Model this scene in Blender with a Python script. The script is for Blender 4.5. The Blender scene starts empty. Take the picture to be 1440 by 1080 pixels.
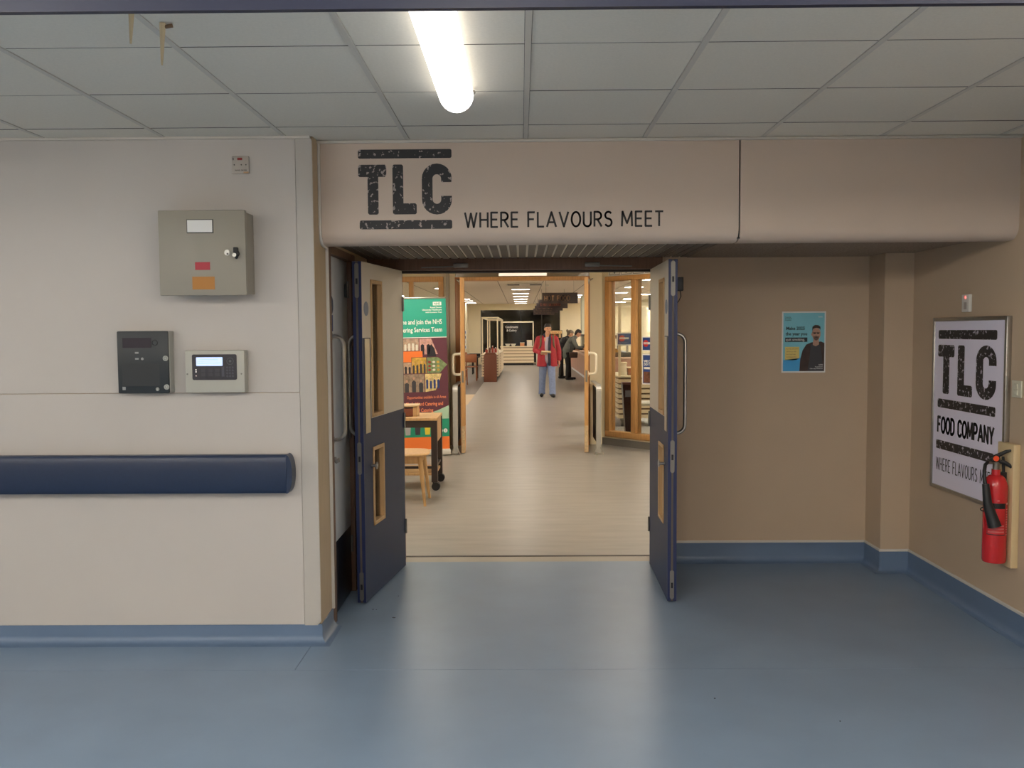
import bpy, bmesh, math, random
from mathutils import Vector, Matrix
random.seed(4)
S = bpy.context.scene
PI = math.pi
# ------------------------------------------------------------------ camera, world, exposure
cam = bpy.data.objects.new('camera', bpy.data.cameras.new('camera'))
S.collection.objects.link(cam)
cam.data.sensor_fit = 'HORIZONTAL'; cam.data.sensor_width = 36; cam.data.lens = 36 * 1259.4 / 1440
cam.data.clip_start = 0.05; cam.data.clip_end = 200
yaw, pitch, roll = .0103, .059, -.0066
fw = Vector((-math.sin(yaw) * math.cos(pitch), math.cos(yaw) * math.cos(pitch), -math.sin(pitch)))
r0 = Vector((math.cos(yaw), math.sin(yaw), 0)); u0 = r0.cross(fw)
rt = r0 * math.cos(roll) + u0 * math.sin(roll); up = -r0 * math.sin(roll) + u0 * math.cos(roll)
m = Matrix((rt, up, -fw)).transposed().to_4x4(); m.translation = (0, 0, 1.594)
cam.matrix_world = m
S.camera = cam
S.view_settings.view_transform = 'Standard'; S.view_settings.look = 'None'
S.view_settings.exposure = 0.0; S.view_settings.gamma = 1.0; S.view_settings.use_curve_mapping = False
world = bpy.data.worlds.new('world'); S.world = world; world.use_nodes = True
world.node_tree.nodes['Background'].inputs[0].default_value = (.02, .025, .04, 1)
world.node_tree.nodes['Background'].inputs[1].default_value = .3
CORR_E, REAR_FILL_E, LOBBY_E, CAFE_E, SIDE_FILL_E = 3.4, 42.5, 34.0, 24.0, 95.0       # lamp strengths: corridor battens, added rear battens, lobby, cafe, added cafe side panels

# ------------------------------------------------------------------ materials
def lin(c):
    return tuple((x / 255 / 12.92 if x / 255 <= .04045 else ((x / 255 + .055) / 1.055) ** 2.4) for x in c) + (1,)
MATS = {}
def mat(name, col, rough=.6, metal=0, noise=None, bump=None, spec=.5, coat=0, stretch=None, col2=None, thresh=None):
    """noise=(scale, amount): mild colour variation; col2+thresh: worn flecks of a second colour"""
    if name in MATS: return MATS[name]
    M = bpy.data.materials.new(name); M.use_nodes = True; MATS[name] = M
    N, L = M.node_tree.nodes, M.node_tree.links
    P = N['Principled BSDF']; c = lin(col)
    P.inputs['Base Color'].default_value = c; P.inputs['Roughness'].default_value = rough
    P.inputs['Metallic'].default_value = metal; P.inputs['Specular IOR Level'].default_value = spec
    P.inputs['Coat Weight'].default_value = coat
    if noise or bump or col2:
        tc = N.new('ShaderNodeTexCoord'); mp = N.new('ShaderNodeMapping'); L.new(tc.outputs['Object'], mp.inputs[0])
        if stretch: mp.inputs['Scale'].default_value = stretch
    if noise or col2:
        nz = N.new('ShaderNodeTexNoise'); nz.inputs['Scale'].default_value = noise[0] if noise else 60; nz.inputs['Detail'].default_value = 5
        L.new(mp.outputs[0], nz.inputs[0])
        rp = N.new('ShaderNodeValToRGB'); L.new(nz.outputs[0], rp.inputs[0]); L.new(rp.outputs[0], P.inputs['Base Color'])
        if thresh:
            rp.color_ramp.elements[0].position = thresh; rp.color_ramp.elements[0].color = c
            rp.color_ramp.elements[1].position = thresh + .02; rp.color_ramp.elements[1].color = lin(col2)
        else:
            a = noise[1]; d = lin(col2) if col2 else tuple(min(1, v * (1 + a)) for v in c[:3]) + (1,)
            e = c if col2 else tuple(v * (1 - a) for v in c[:3]) + (1,)
            rp.color_ramp.elements[0].position = .3; rp.color_ramp.elements[0].color = e
            rp.color_ramp.elements[1].position = .7; rp.color_ramp.elements[1].color = d
    if bump:
        nb = N.new('ShaderNodeTexNoise'); nb.inputs['Scale'].default_value = bump[0]; L.new(mp.outputs[0], nb.inputs[0])
        bp = N.new('ShaderNodeBump'); bp.inputs['Strength'].default_value = bump[1]; bp.inputs['Distance'].default_value = .004
        L.new(nb.outputs[0], bp.inputs['Height']); L.new(bp.outputs[0], P.inputs['Normal'])
    return M
def emit(name, col, s):
    M = bpy.data.materials.new(name); M.use_nodes = True; P = M.node_tree.nodes['Principled BSDF']
    P.inputs['Base Color'].default_value = lin((230, 230, 230)); P.inputs['Emission Color'].default_value = lin(col)
    P.inputs['Emission Strength'].default_value = s
    return M
def glassy(name, tint=(251, 253, 251), gloss=.08, rough=.02):
    M = bpy.data.materials.new(name); M.use_nodes = True; N, L = M.node_tree.nodes, M.node_tree.links
    N.remove(N['Principled BSDF']); o = N['Material Output']
    t = N.new('ShaderNodeBsdfTransparent'); t.inputs[0].default_value = lin(tint)
    g = N.new('ShaderNodeBsdfGlossy'); g.inputs['Roughness'].default_value = rough
    f = N.new('ShaderNodeFresnel'); f.inputs[0].default_value = 1.45
    x = N.new('ShaderNodeMixShader'); L.new(f.outputs[0], x.inputs[0]); L.new(t.outputs[0], x.inputs[1]); L.new(g.outputs[0], x.inputs[2])
    L.new(x.outputs[0], o.inputs[0]); return M

WHITE_CLAD = mat('white_cladding', (194, 188, 181), .42, noise=(1.3, .03), bump=(220, .05))
FASCIA = mat('taupe_laminate', (205, 188, 172), .5, noise=(1.5, .03), bump=(260, .04))
BEIGE = mat('beige_paint', (194, 172, 146), .6, noise=(2, .03), bump=(160, .06))
CEIL = mat('ceiling_tile_white', (226, 220, 206), .85, noise=(90, .03), bump=(180, .15))
GRIDM = mat('grid_metal', (204, 199, 188), .5)
DARKGAP = mat('dark_gap', (40, 40, 42), .9)
def blue_vinyl(name, k=1.0):
    M = mat(name, tuple(int(v * k) for v in (122, 142, 164)), .36, noise=(3, .05), spec=.4, bump=(40, .015))
    return M
BLUE = blue_vinyl('blue_vinyl')
BLUE_SK = mat('blue_vinyl_upstand', (98, 118, 144), .38, noise=(3, .05), spec=.5)
GREYV = mat('grey_wood_vinyl', (150, 146, 140), .34, noise=(2.2, .10), stretch=(1, 5, 1), spec=.5)
DARKV = mat('dark_plank_vinyl', (84, 74, 68), .4, noise=(4, .15), stretch=(1, 5, 1))
TANV = mat('tan_vinyl', (196, 172, 132), .4, noise=(4, .06))
WHITE_TRIM = mat('white_trim', (205, 200, 192), .4)
NAVY = mat('navy_laminate', (36, 52, 84), .5, noise=(40, .08), spec=.25, stretch=(8, 8, .6))
NAVY_EDGE = mat('navy_edge', (30, 42, 84), .4)
NAVY_RAIL = mat('navy_rail', (30, 45, 72), .33, noise=(60, .05), bump=(300, .08))
DOORWHITE = mat('door_cream', (208, 200, 188), .4, noise=(3, .02))
DOORGREY = mat('door_pale_grey', (216, 220, 222), .4, noise=(3, .03))
KICK = mat('kick_plate_dark', (32, 34, 42), .3, noise=(6, .2))
OAKD = mat('brown_timber', (112, 82, 62), .5, noise=(9, .15), stretch=(8, 8, .7))
OAK = mat('golden_timber', (206, 156, 98), .42, noise=(8, .14), stretch=(8, 8, .7))
OAKL = mat('pale_timber', (198, 160, 112), .5, noise=(8, .12), stretch=(8, 8, .7))
STEEL = mat('brushed_steel', (175, 172, 166), .32, 1, noise=(30, .06))
STEELD = mat('dull_steel', (135, 132, 126), .42, .9)
BLACK = mat('black_plastic', (22, 22, 24), .45)
CREAMW = mat('cream_wall', (232, 220, 190), .6, noise=(2, .02))
CREAMP = mat('cream_powder_coat', (228, 216, 188), .45)
GREYSK = mat('grey_skirting', (120, 116, 110), .5)
WHITEP = mat('white_plastic', (216, 213, 204), .4)
SLATM = mat('soffit_slat_grey', (112, 102, 93), .6)
SLATB = mat('soffit_backing', (236, 226, 210), .6)
SOFT = mat('soffit_textured', (150, 134, 118), .7, noise=(75, .35), bump=(75, .8))
GLASS = glassy('clear_glass')
DARKGLASS = mat('night_glass', (20, 21, 20), .06, spec=.6)
PRINTK = mat('print_black', (38, 37, 38), .55)
PRINTW = mat('print_white', (235, 235, 232), .5)
BATTEN = emit('batten_diffuser_glow', (255, 250, 244), CORR_E)
REAR_FILL = emit('rear_fill_glow', (255, 249, 242), REAR_FILL_E)
LOBBYL = emit('lobby_panel_glow', (255, 243, 226), LOBBY_E)
SIDE_FILL = emit('cafe_fill_glow', (255, 244, 230), SIDE_FILL_E)
CAFEL = emit('cafe_panel_glow', (255, 245, 232), CAFE_E)

# ------------------------------------------------------------------ mesh helpers
class B:
    def __init__(s, M=None): s.bm = bmesh.new(); s.M = M or Matrix()
    def v(s, p): return s.bm.verts.new(s.M @ Vector(p))
    def face(s, pts, m=0):
        f = s.bm.faces.new([s.v(p) for p in pts]); f.material_index = m; return f
    def box(s, x0, x1, y0, y1, z0, z1, m=0, bev=0, seg=2):
        x0, x1 = sorted((x0, x1)); y0, y1 = sorted((y0, y1)); z0, z1 = sorted((z0, z1))
        P = [s.v((x, y, z)) for z in (z0, z1) for x, y in ((x0, y0), (x1, y0), (x1, y1), (x0, y1))]
        F = [s.bm.faces.new([P[i] for i in q]) for q in ((3, 2, 1, 0), (4, 5, 6, 7), (0, 1, 5, 4), (1, 2, 6, 5), (2, 3, 7, 6), (3, 0, 4, 7))]
        for f in F: f.material_index = m
        if bev:
            E = list({e for f in F for e in f.edges})
            bmesh.ops.bevel(s.bm, geom=E, offset=bev, segments=seg, affect='EDGES', profile=.5)
        return s
    def tube(s, pts, r, seg=10, m=0, cap=True):
        pts = [Vector(p) for p in pts]; n = len(pts); rs = r if isinstance(r, (list, tuple)) else [r] * n
        rings = []; ref = None
        for i, p in enumerate(pts):
            t = (pts[min(i + 1, n - 1)] - pts[max(i - 1, 0)]).normalized()
            if ref is None: ref = Vector((0, 0, 1)) if abs(t.z) < .9 else Vector((1, 0, 0))
            a = (ref - t * ref.dot(t)).normalized(); b = t.cross(a); ref = a
            rings.append([s.v(p + (a * math.cos(2 * PI * k / seg) + b * math.sin(2 * PI * k / seg)) * rs[i]) for k in range(seg)])
        for i in range(n - 1):
            for k in range(seg):
                f = s.bm.faces.new([rings[i][k], rings[i][(k + 1) % seg], rings[i + 1][(k + 1) % seg], rings[i + 1][k]]); f.material_index = m
        if cap:
            for q in (rings[0][::-1], rings[-1]):
                f = s.bm.faces.new(q); f.material_index = m
        return s
    def cyl(s, p0, p1, r, r1=None, seg=16, m=0): return s.tube([p0, p1], [r, r if r1 is None else r1], seg, m)
    def lathe(s, prof, c=(0, 0, 0), seg=24, m=0):
        c = Vector(c); R = []
        for r, z in prof:
            R.append([s.v(c + Vector((r * math.cos(2 * PI * k / seg), r * math.sin(2 * PI * k / seg), z))) for k in range(seg)] if r > 1e-6 else [s.v(c + Vector((0, 0, z)))])
        for A, C in zip(R, R[1:]):
            for k in range(seg):
                q = [A[k % len(A)], A[(k + 1) % len(A)], C[(k + 1) % len(C)], C[k % len(C)]]
                q = [x for i, x in enumerate(q) if x not in q[:i]]
                if len(q) > 2: s.bm.faces.new(q).material_index = m
        return s
    def ball(s, c, r, seg=12, m=0):
        rx, ry, rz = r if isinstance(r, (list, tuple)) else (r, r, r); c = Vector(c); n = seg // 2; R = []
        for i in range(n + 1):
            a = PI * i / n
            R.append([s.v(c + Vector((0, 0, rz * math.cos(a))))] if i in (0, n) else [s.v(c + Vector((rx * math.sin(a) * math.cos(2 * PI * k / seg), ry * math.sin(a) * math.sin(2 * PI * k / seg), rz * math.cos(a)))) for k in range(seg)])
        for A, C in zip(R, R[1:]):
            for k in range(seg):
                q = [C[k % len(C)], C[(k + 1) % len(C)], A[(k + 1) % len(A)], A[k % len(A)]]
                q = [x for i, x in enumerate(q) if x not in q[:i]]
                if len(q) > 2: s.bm.faces.new(q).material_index = m
        return s
    def prism(s, poly, z0, z1, m=0):
        """poly in local xy, extruded along local z"""
        A = [s.v((x, y, z0)) for x, y in poly]; C = [s.v((x, y, z1)) for x, y in poly]; n = len(poly)
        for q in ([A[::-1], C] if z0 != z1 else [C]):
            s.bm.faces.new(q).material_index = m
        if z0 != z1:
            for k in range(n): s.bm.faces.new([A[k], A[(k + 1) % n], C[(k + 1) % n], C[k]]).material_index = m
        return s
    def caps(s, p0, p1, ra, rb, seg=12):
        """tapered capsule, closed, for voxel union"""
        p0, p1 = Vector(p0), Vector(p1); t = (p1 - p0); L = t.length; t = t.normalized() if L > 1e-6 else Vector((0, 0, 1))
        pts, rs = [], []
        for i in range(5):
            a = PI / 2 * i / 4; pts.append(p0 - t * ra * math.cos(a)); rs.append(max(.0005, ra * math.sin(a)))
        for i in range(5):
            a = PI / 2 * (4 - i) / 4; pts.append(p1 + t * rb * math.cos(a)); rs.append(max(.0005, rb * math.sin(a)))
        ref = Vector((0, 0, 1)) if abs(t.z) < .9 else Vector((1, 0, 0)); a_ = (ref - t * ref.dot(t)).normalized(); b_ = t.cross(a_); rings = []
        for p, r in zip(pts, rs): rings.append([s.v(p + (a_ * math.cos(2 * PI * k / seg) + b_ * math.sin(2 * PI * k / seg)) * r) for k in range(seg)])
        for A, C in zip(rings, rings[1:]):
            for k in range(seg): s.bm.faces.new([A[k], A[(k + 1) % seg], C[(k + 1) % seg], C[k]])
        s.bm.faces.new(rings[0][::-1]); s.bm.faces.new(rings[-1]); return s

def wm(o):
    if o is None: return Matrix()
    return (wm(o.parent) @ o.matrix_parent_inverse if o.parent else Matrix()) @ o.matrix_basis
def obj(name, b, mats, parent=None, smooth=True, mesh=None):
    if mesh is None:
        bmesh.ops.recalc_face_normals(b.bm, faces=b.bm.faces[:]) if not getattr(b, 'flat', False) else None
        me = bpy.data.meshes.new(name); b.bm.to_mesh(me); b.bm.free()
        for x in (mats if isinstance(mats, (list, tuple)) else [mats]): me.materials.append(x)
        if smooth:
            me.polygons.foreach_set('use_smooth', [True] * len(me.polygons)); me.set_sharp_from_angle(angle=.6)
    else: me = mesh
    o = bpy.data.objects.new(name, me); S.collection.objects.link(o)
    if parent is not None: o.parent = parent; o.matrix_parent_inverse = Matrix() if parent.get('_local') else wm(parent).inverted()
    return o
def tag(o, label=None, cat=None, group=None, kind=None):
    for k, v in (('label', label), ('category', cat), ('group', group), ('kind', kind)):
        if v: o[k] = v
    return o
def root(name, label=None, cat=None, loc=(0, 0, 0), group=None, kind=None):
    o = bpy.data.objects.new(name, None); S.collection.objects.link(o); o.location = loc; o.empty_display_size = .1
    return tag(o, label, cat, group, kind)
def struct(name, b=None, mats=None, label=None):
    o = obj(name, b, mats) if b else root(name)
    return tag(o, label, kind='structure')
def kids(o): return [c for c in bpy.data.objects if c.parent == o]
def copy_tree(o, parent=None):
    c = o.copy(); S.collection.objects.link(c)
    if parent: c.parent = parent
    for ch in kids(o):
        copy_tree(ch, c)
    return c
def XF(loc, axis='-Y'):
    """frame for print on a surface: local x runs to the reader's right, local y up, local z to the reader"""
    r = Matrix.Rotation(PI / 2, 4, 'X')
    if axis == '-X': r = Matrix.Rotation(-PI / 2, 4, 'Z') @ r
    elif not isinstance(axis, str): r = Matrix.Rotation(axis, 4, 'Z') @ r
    return Matrix.Translation(loc) @ r
TEXTS = []
def text(s, loc, size, m, parent, axis='-Y', align='LEFT', sx=1.0, name='lettering', bold=0, M=None):
    c = bpy.data.curves.new(name, 'FONT'); c.body = s; c.size = size; c.align_x = align; c.extrude = .0004; c.offset = bold; c.resolution_u = 2
    c.materials.append(m); o = bpy.data.objects.new(name, c); S.collection.objects.link(o)
    W = (M @ Matrix.Translation(loc) if M is not None else XF(loc, axis)) @ Matrix.Diagonal((sx, 1, 1, 1))
    o.parent = parent
    if parent is not None and not parent.get('_local'): o.matrix_parent_inverse = wm(parent).inverted()
    o.matrix_basis = W
    TEXTS.append(o); return o
def rrect(x0, y0, x1, y1, r, n=4):
    P = []
    for cx, cy, a in ((x1 - r, y1 - r, 0), (x0 + r, y1 - r, 90), (x0 + r, y0 + r, 180), (x1 - r, y0 + r, 270)):
        for i in range(n + 1):
            t = math.radians(a + 90 * i / n); P.append((cx + r * math.cos(t), cy + r * math.sin(t)))
    return P
def arc(cx, cy, rx, ry, a0, a1, n=10): return [(cx + rx * math.cos(math.radians(a0 + (a1 - a0) * i / n)), cy + ry * math.sin(math.radians(a0 + (a1 - a0) * i / n))) for i in range(n + 1)]
# drawn capitals: strokes on a cell of height 1
GL = {
 'W': (.78, [[(0, 1), (.2, 0), (.39, .95), (.58, 0), (.78, 1)]]), 'H': (.5, [[(0, 0), (0, 1)], [(.5, 0), (.5, 1)], [(0, .5), (.5, .5)]]),
 'E': (.42, [[(.42, 1), (0, 1), (0, 0), (.42, 0)], [(0, .52), (.38, .52)]]), 'F': (.4, [[(.42, 1), (0, 1), (0, 0)], [(0, .52), (.36, .52)]]),
 'R': (.46, [[(0, 0), (0, 1), (.2, 1)] + arc(.2, .74, .25, .26, 90, -90) + [(0, .48)], [(.2, .48), (.47, 0)]]),
 'L': (.38, [[(0, 1), (0, 0), (.4, 0)]]), 'A': (.6, [[(0, 0), (.3, 1), (.6, 0)], [(.11, .3), (.49, .3)]]), 'V': (.58, [[(0, 1), (.29, 0), (.58, 1)]]),
 'O': (.56, [arc(.28, .5, .29, .5, 0, 360, 22)]), 'U': (.48, [[(0, 1), (0, .28)] + arc(.24, .26, .24, .26, 180, 360) + [(.48, 1)]]),
 'S': (.44, [arc(.23, .76, .21, .24, 35, 265, 9) + arc(.23, .26, .22, .26, 85, -150, 10)]), 'M': (.68, [[(0, 0), (.04, 1), (.34, .2), (.64, 1), (.68, 0)]]),
 'T': (.5, [[(0, 1), (.5, 1)], [(.25, 1), (.25, 0)]]), 'D': (.48, [[(0, 0), (0, 1), (.16, 1)] + arc(.16, .68, .32, .32, 90, 0, 6) + arc(.16, .32, .32, .32, 0, -90, 6) + [(0, 0)]]),
 'C': (.46, [arc(.25, .74, .25, .26, 20, 180) + arc(.25, .26, .25, .26, 180, 340)]), 'P': (.46, [[(0, 0), (0, 1), (.2, 1)] + arc(.2, .72, .26, .28, 90, -90) + [(0, .44)]]),
 'I': (.02, [[(0, 0), (0, 1)]]), 'K': (.46, [[(0, 0), (0, 1)], [(.44, 1), (0, .42)], [(.14, .58), (.46, 0)]]), 'G': (.5, [arc(.25, .74, .25, .26, 20, 180) + arc(.25, .26, .25, .26, 180, 360) + [(.5, .45), (.28, .45)]]),
 'N': (.5, [[(0, 0), (0, 1), (.5, 0), (.5, 1)]]), 'Y': (.54, [[(0, 1), (.27, .45), (.54, 1)], [(.27, .45), (.27, 0)]]), ' ': (.22, []), '&': (.5, [[(.5, 0), (.1, .75)] + arc(.25, .82, .15, .18, 180, 0, 6) + [(.1, .4)] + arc(.24, .24, .2, .24, 150, 330, 8)])}
def stroke_text(s, w_total, h, wd, b, x=0, y=0, gap=.2):
    adv = sum(GL[c][0] + gap for c in s) - gap; k = (w_total - wd) / adv
    x += wd / 2
    for c in s:
        w, st = GL[c]
        for pl in st:
            P = [Vector((x + px * k, y + wd / 2 + py * (h - wd))) for px, py in pl]
            for a, q in zip(P, P[1:]):
                d = (q - a)
                if d.length < 1e-7: continue
                n = Vector((-d.y, d.x)).normalized() * wd / 2; e = d.normalized() * wd * .18
                b.face([(*(a - n - e), 0), (*(q - n + e), 0), (*(q + n + e), 0), (*(a + n - e), 0)])
            for p in P[1:-1]:
                b.face([(p.x + wd / 2 * math.cos(t * PI / 4), p.y + wd / 2 * math.sin(t * PI / 4), 0) for t in range(8)])
        x += (w + gap) * k
def tlc_logo(b, w, h, y0=0):
    """stamp-like heavy letters between two bars; origin at lower left. cell 131 x 111"""
    kx, ky = w / 131, h / 111
    def rr(x0, t0, x1, t1, r=2.6): b.prism([(px * kx, (111 - py) * ky) for px, py in rrect(x0, t0, x1, t1, r)], 0, .0006)
    rr(0, 0, 131, 12.5); rr(1, 98.5, 131, 111)
    def pg(P): b.prism([(px * kx, (111 - py) * ky) for px, py in P], 0, .0006)
    pg([(2, 21), (37.5, 21), (39.5, 23), (39.5, 36), (37.5, 38), (28, 38), (28, 88.5), (26, 90.5), (15, 90.5), (13, 88.5), (13, 38), (2, 38), (0, 36), (0, 23)])
    pg([(50, 21), (61, 21), (63, 23), (63, 75), (79.5, 75), (81.5, 77), (81.5, 88.5), (79.5, 90.5), (50, 90.5), (48, 88.5), (48, 23)])
    o = [(131, 46)] + [(131, 41)] + arc(110, 41, 21, 21, 0, -180, 12) + arc(110, 70, 21, 21, 180, 0, 12) + [(131, 65)]
    i = [(116, 46), (116, 41)] + arc(110, 41, 6, 6, 0, -180, 12) + arc(110, 70, 6, 6, 180, 0, 12) + [(116, 65)]
    for k in range(len(o) - 1):
        b.prism([(x * kx, (111 - y) * ky) for x, y in (o[k], o[k + 1], i[k + 1], i[k])], 0, .0006)
def fleck(name, col, back, th=.605):
    M = mat(name, col, .5, noise=(52, 0), col2=back, thresh=th); return M
# ------------------------------------------------------------------ corridor shell
ZC = 2.567
fl = struct('floor')
fb = B(); fb.box(-6.1, 2.65, -2.6, 6.12, -.06, -.003); obj('floor_slab', fb, DARKGAP, fl)
for x0, x1, y0, y1 in ((-6.1, 2.65, -2.6, 4.138), (-6.1, -1.08, 4.1405, 4.62), (-1.0775, 2.65, 4.1405, 6.12)):
    b = B(); b.box(x0, x1, y0, y1, -.004, 0); obj('vinyl_sheet', b, BLUE, fl)
b = B(); b.box(-1.2, 1.2, 6.12, 6.255, -.06, 0); obj('threshold_sheet', b, mat('threshold_beige', (160, 153, 140), .5, noise=(5, .05)), fl)
b = B(); b.box(-1.2, 1.2, 6.255, 6.285, -.06, .004, bev=.003); obj('threshold_strip', b, mat('dark_strip', (70, 66, 62), .5, .4), fl)
b = B(); b.box(-.9, .9, 6.285, 6.30, -.06, 0); obj('threshold_sheet', b, GREYV, fl)

wl = struct('wall_left'); b = B(); b.box(-6.1, -1.034, 4.506, 4.63, 0, ZC); obj('wall_core', b, BEIGE, wl)
b = B(); b.box(-6.1, -1.1175, 4.5, 4.506, .098, 1.291, bev=.001, seg=1); obj('panel', b, WHITE_CLAD, wl)
b = B(); b.box(-6.1, -1.1175, 4.5, 4.506, 1.2935, 2.556, bev=.001, seg=1); obj('panel', b, WHITE_CLAD, wl)
b = B(XF((0, 4.506, 0)));
b.prism([(-1.1155, .096), (-1.050, .096), (-1.033, .115), (-1.033, 2.545), (-1.040, 2.556), (-1.1155, 2.556)], 0, .008); obj('corner_guard', b, mat('corner_guard_white', (184, 179, 171), .4), wl)
b = B(); b.box(-6.1, -1.04, 4.486, 4.506, 2.556, ZC); obj('ceiling_edge_trim', b, GRIDM, wl)

# recess side wall with the riser door
ws = struct('wall_recess')
for y0, y1, z0, z1 in ((4.506, 4.775, 0, ZC), (5.56, 6.2, 0, ZC), (4.775, 5.56, 2.065, ZC)):
    b = B(); b.box(-1.16, -1.032, y0, y1, z0, z1); obj('wall_panel', b, mat('beige_laminate', (186, 166, 136), .5, noise=(10, .05), stretch=(6, 6, .5)), ws)
b = B(); b.box(-1.30, -1.16, 4.63, 6.2, 0, ZC); obj('wall_core', b, BEIGE, ws)
t1 = struct('trim_1')       # riser door frame
for y0, y1, z0, z1 in ((4.775, 4.86, 0, 2.065), (5.43, 5.56, 0, 2.065), (4.86, 5.43, 2.02, 2.065)):
    b = B(); b.box(-1.10, -1.024, y0, y1, z0, z1, bev=.003); obj('frame_member', b, OAKD, t1)
b = B(); b.box(-1.034, -1.016, 4.760, 4.771, .1, 2.05, bev=.004); obj('edge_bead', b, WHITE_TRIM, t1)
d3 = struct('door_3', label='narrow pale grey service door in the recess side wall')
b = B(); b.box(-1.095, -1.05, 4.863, 5.427, .412, 2.017, bev=.002); obj('leaf', b, DOORGREY, d3)
b = B(); b.box(-1.095, -1.050, 4.863, 5.427, .008, .411, bev=.002); obj('kick_plate', b, KICK, d3)
def dhandle(b, p0, p1, out, r=.0105, rad=.05):
    """D pull: two legs out of the face joined by a bar, rounded corners"""
    p0, p1, out = Vector(p0), Vector(p1), Vector(out); ax = (p1 - p0).normalized(); o = out.normalized(); L = out.length
    pts = [p0, p0 + o * (L - rad)]
    for i in range(1, 6): a = PI / 2 * i / 5; pts.append(p0 + o * (L - rad) + o * rad * math.sin(a) + ax * rad * (1 - math.cos(a)))
    q = p1 + o * (L - rad); pts2 = [q + o * rad * math.sin(a) - ax * rad * (1 - math.cos(a)) for a in [PI / 2 * i / 5 for i in range(5, 0, -1)]]
    pts += pts2 + [q, p1]
    b.tube(pts, r, 10)
    for p in (p0, p1): b.cyl(p, p + o * .006, r * 1.9, seg=14)
b = B(); dhandle(b, (-1.05, 4.955, .995), (-1.05, 4.955, 1.572), (.068, 0, 0)); obj('pull_handle', b, STEEL, d3)
b = B(); b.cyl((-1.05, 4.955, 1.745), (-1.046, 4.955, 1.745), .050, seg=28); o = obj('round_sign', b, mat('sign_blue_grey', (70, 84, 108), .5), d3)
b = B(); b.box(-1.05, -1.046, 4.89, 4.985, 1.60, 1.69); o = obj('square_sign', b, mat('sign_blue', (38, 62, 130), .5), d3)
text('i', (-1.0455, 4.93, 1.63), .03, PRINTW, o, axis=PI / 2)
b = B(); b.cyl((-1.05, 4.93, .89), (-1.03, 4.93, .89), .013); b.cyl((-1.03, 4.93, .89), (-1.02, 4.93, .87), .02, .012); obj('cylinder_lock', b, STEEL, d3)
for z in (.3, 1.0, 1.85):
    b = B(); b.cyl((-1.045, 5.424, z - .05), (-1.045, 5.424, z + .05), .008, seg=10); obj('hinge', b, STEELD, d3)
b = B(); b.box(-1.05, -1.038, 5.34, 5.37, 1.80, 1.88, bev=.003); obj('closer_bracket', b, BLACK, d3)

# entrance wall, niche wall, pillar
wb = struct('wall_back')
b = B(); b.box(.95, 2.66, 6.09, 6.22, 0, ZC); obj('niche_panel', b, BEIGE, wb)
b = B(); b.box(-1.16, .95, 6.09, 6.22, 2.09, ZC); obj('over_door_panel', b, BEIGE, wb)
b = B(); b.box(-1.034, -.87, 6.09, 6.22, 0, 2.09); obj('side_panel', b, OAKD, wb)
pl = B(); pl.box(2.35, 2.56, 5.83, 6.095, 0, ZC); struct('pillar', pl, BEIGE)
wr = B(); wr.box(2.537, 2.66, -2.6, 6.22, 0, ZC + .05); struct('wall_right', wr, BEIGE)
b = B(); b.box(-6.2, 2.66, -2.72, -2.6, 0, ZC + .05); struct('wall_behind', b, WHITE_CLAD)
b = B(); b.box(-6.22, -6.1, -2.7, 4.6, 0, ZC + .05); struct('wall_end', b, WHITE_CLAD)
t2 = struct('trim_2')       # entrance door frame
b = B(); b.box(-1.03, .95, 6.03, 6.2, 2.005, 2.092, bev=.003); obj('frame_head', b, OAKD, t2)
b = B(); b.box(-.87, .94, 6.10, 6.19, 1.992, 2.006); obj('door_stop', b, mat('dark_stop', (45, 32, 28), .6), t2)
for x0, x1 in ((-.87, -.815), (.895, .95)):
    b = B(); b.box(x0, x1, 6.05, 6.2, 0, 2.006, bev=.003); obj('frame_jamb', b, OAKD, t2)
for x in (-.40, .48):
    sg = 1 if x < 0 else -1
    b = B(); b.box(x - .05, x + .05, 6.01, 6.032, 2.02, 2.05, bev=.006); b.tube([(x, 6.012, 2.028), (x - sg * .26, 5.99, 2.02)], .004, 8); obj('closer_arm', b, STEELD, t2)

# fascia bulkhead
fa = struct('wall_fascia')
prof = [(4.62, ZC), (4.62, 2.115)] + [(4.62 + .07 * (1 - math.cos(a)), 2.115 - .07 * math.sin(a)) for a in [PI / 2 * i / 8 for i in range(1, 9)]] + [(4.745, 2.045), (4.745, 2.08), (4.76, 2.08), (4.76, ZC)]
def fascia_panel(x0, x1):
    b = B(); A = [b.v((x0, y, z)) for y, z in prof]; C = [b.v((x1, y, z)) for y, z in prof]; n = len(prof)
    b.bm.faces.new(A); b.bm.faces.new(C[::-1])
    for k in range(n): b.bm.faces.new([A[k], C[k], C[(k + 1) % n], A[(k + 1) % n]])
    obj('fascia_panel', b, FASCIA, fa)
fascia_panel(-1.018, 1.114); fascia_panel(1.122, 2.537)
b = B(); b.box(1.11, 1.126, 4.64, 4.75, 2.06, ZC); obj('joint_backing', b, BLACK, fa)
b = B(); pts = [(-1.026, y - .004, z) for y, z in prof[:10]] + [(-1.026, 4.745, 2.041), (-1.026, 4.762, 2.041)]
b.tube(pts, .008, 8); obj('edge_bead', b, WHITE_TRIM, fa)
b = B(); b.box(-1.032, 2.537, 4.600, 4.62, 2.553, ZC - .001, bev=.002); obj('ceiling_edge_trim', b, GRIDM, fa)
b = B(XF((-.826, 4.6195, 2.119))); tlc_logo(b, .478, .403)
INK = fleck('stamped_ink_taupe', (46, 46, 48), (160, 150, 144))
obj('lettering', b, INK, fa, smooth=False)
b = B(XF((-.287, 4.6192, 2.121))); b.flat = True; stroke_text('WHERE FLAVOURS MEET', 1.02, .083, .0100, b, gap=.24)
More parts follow.
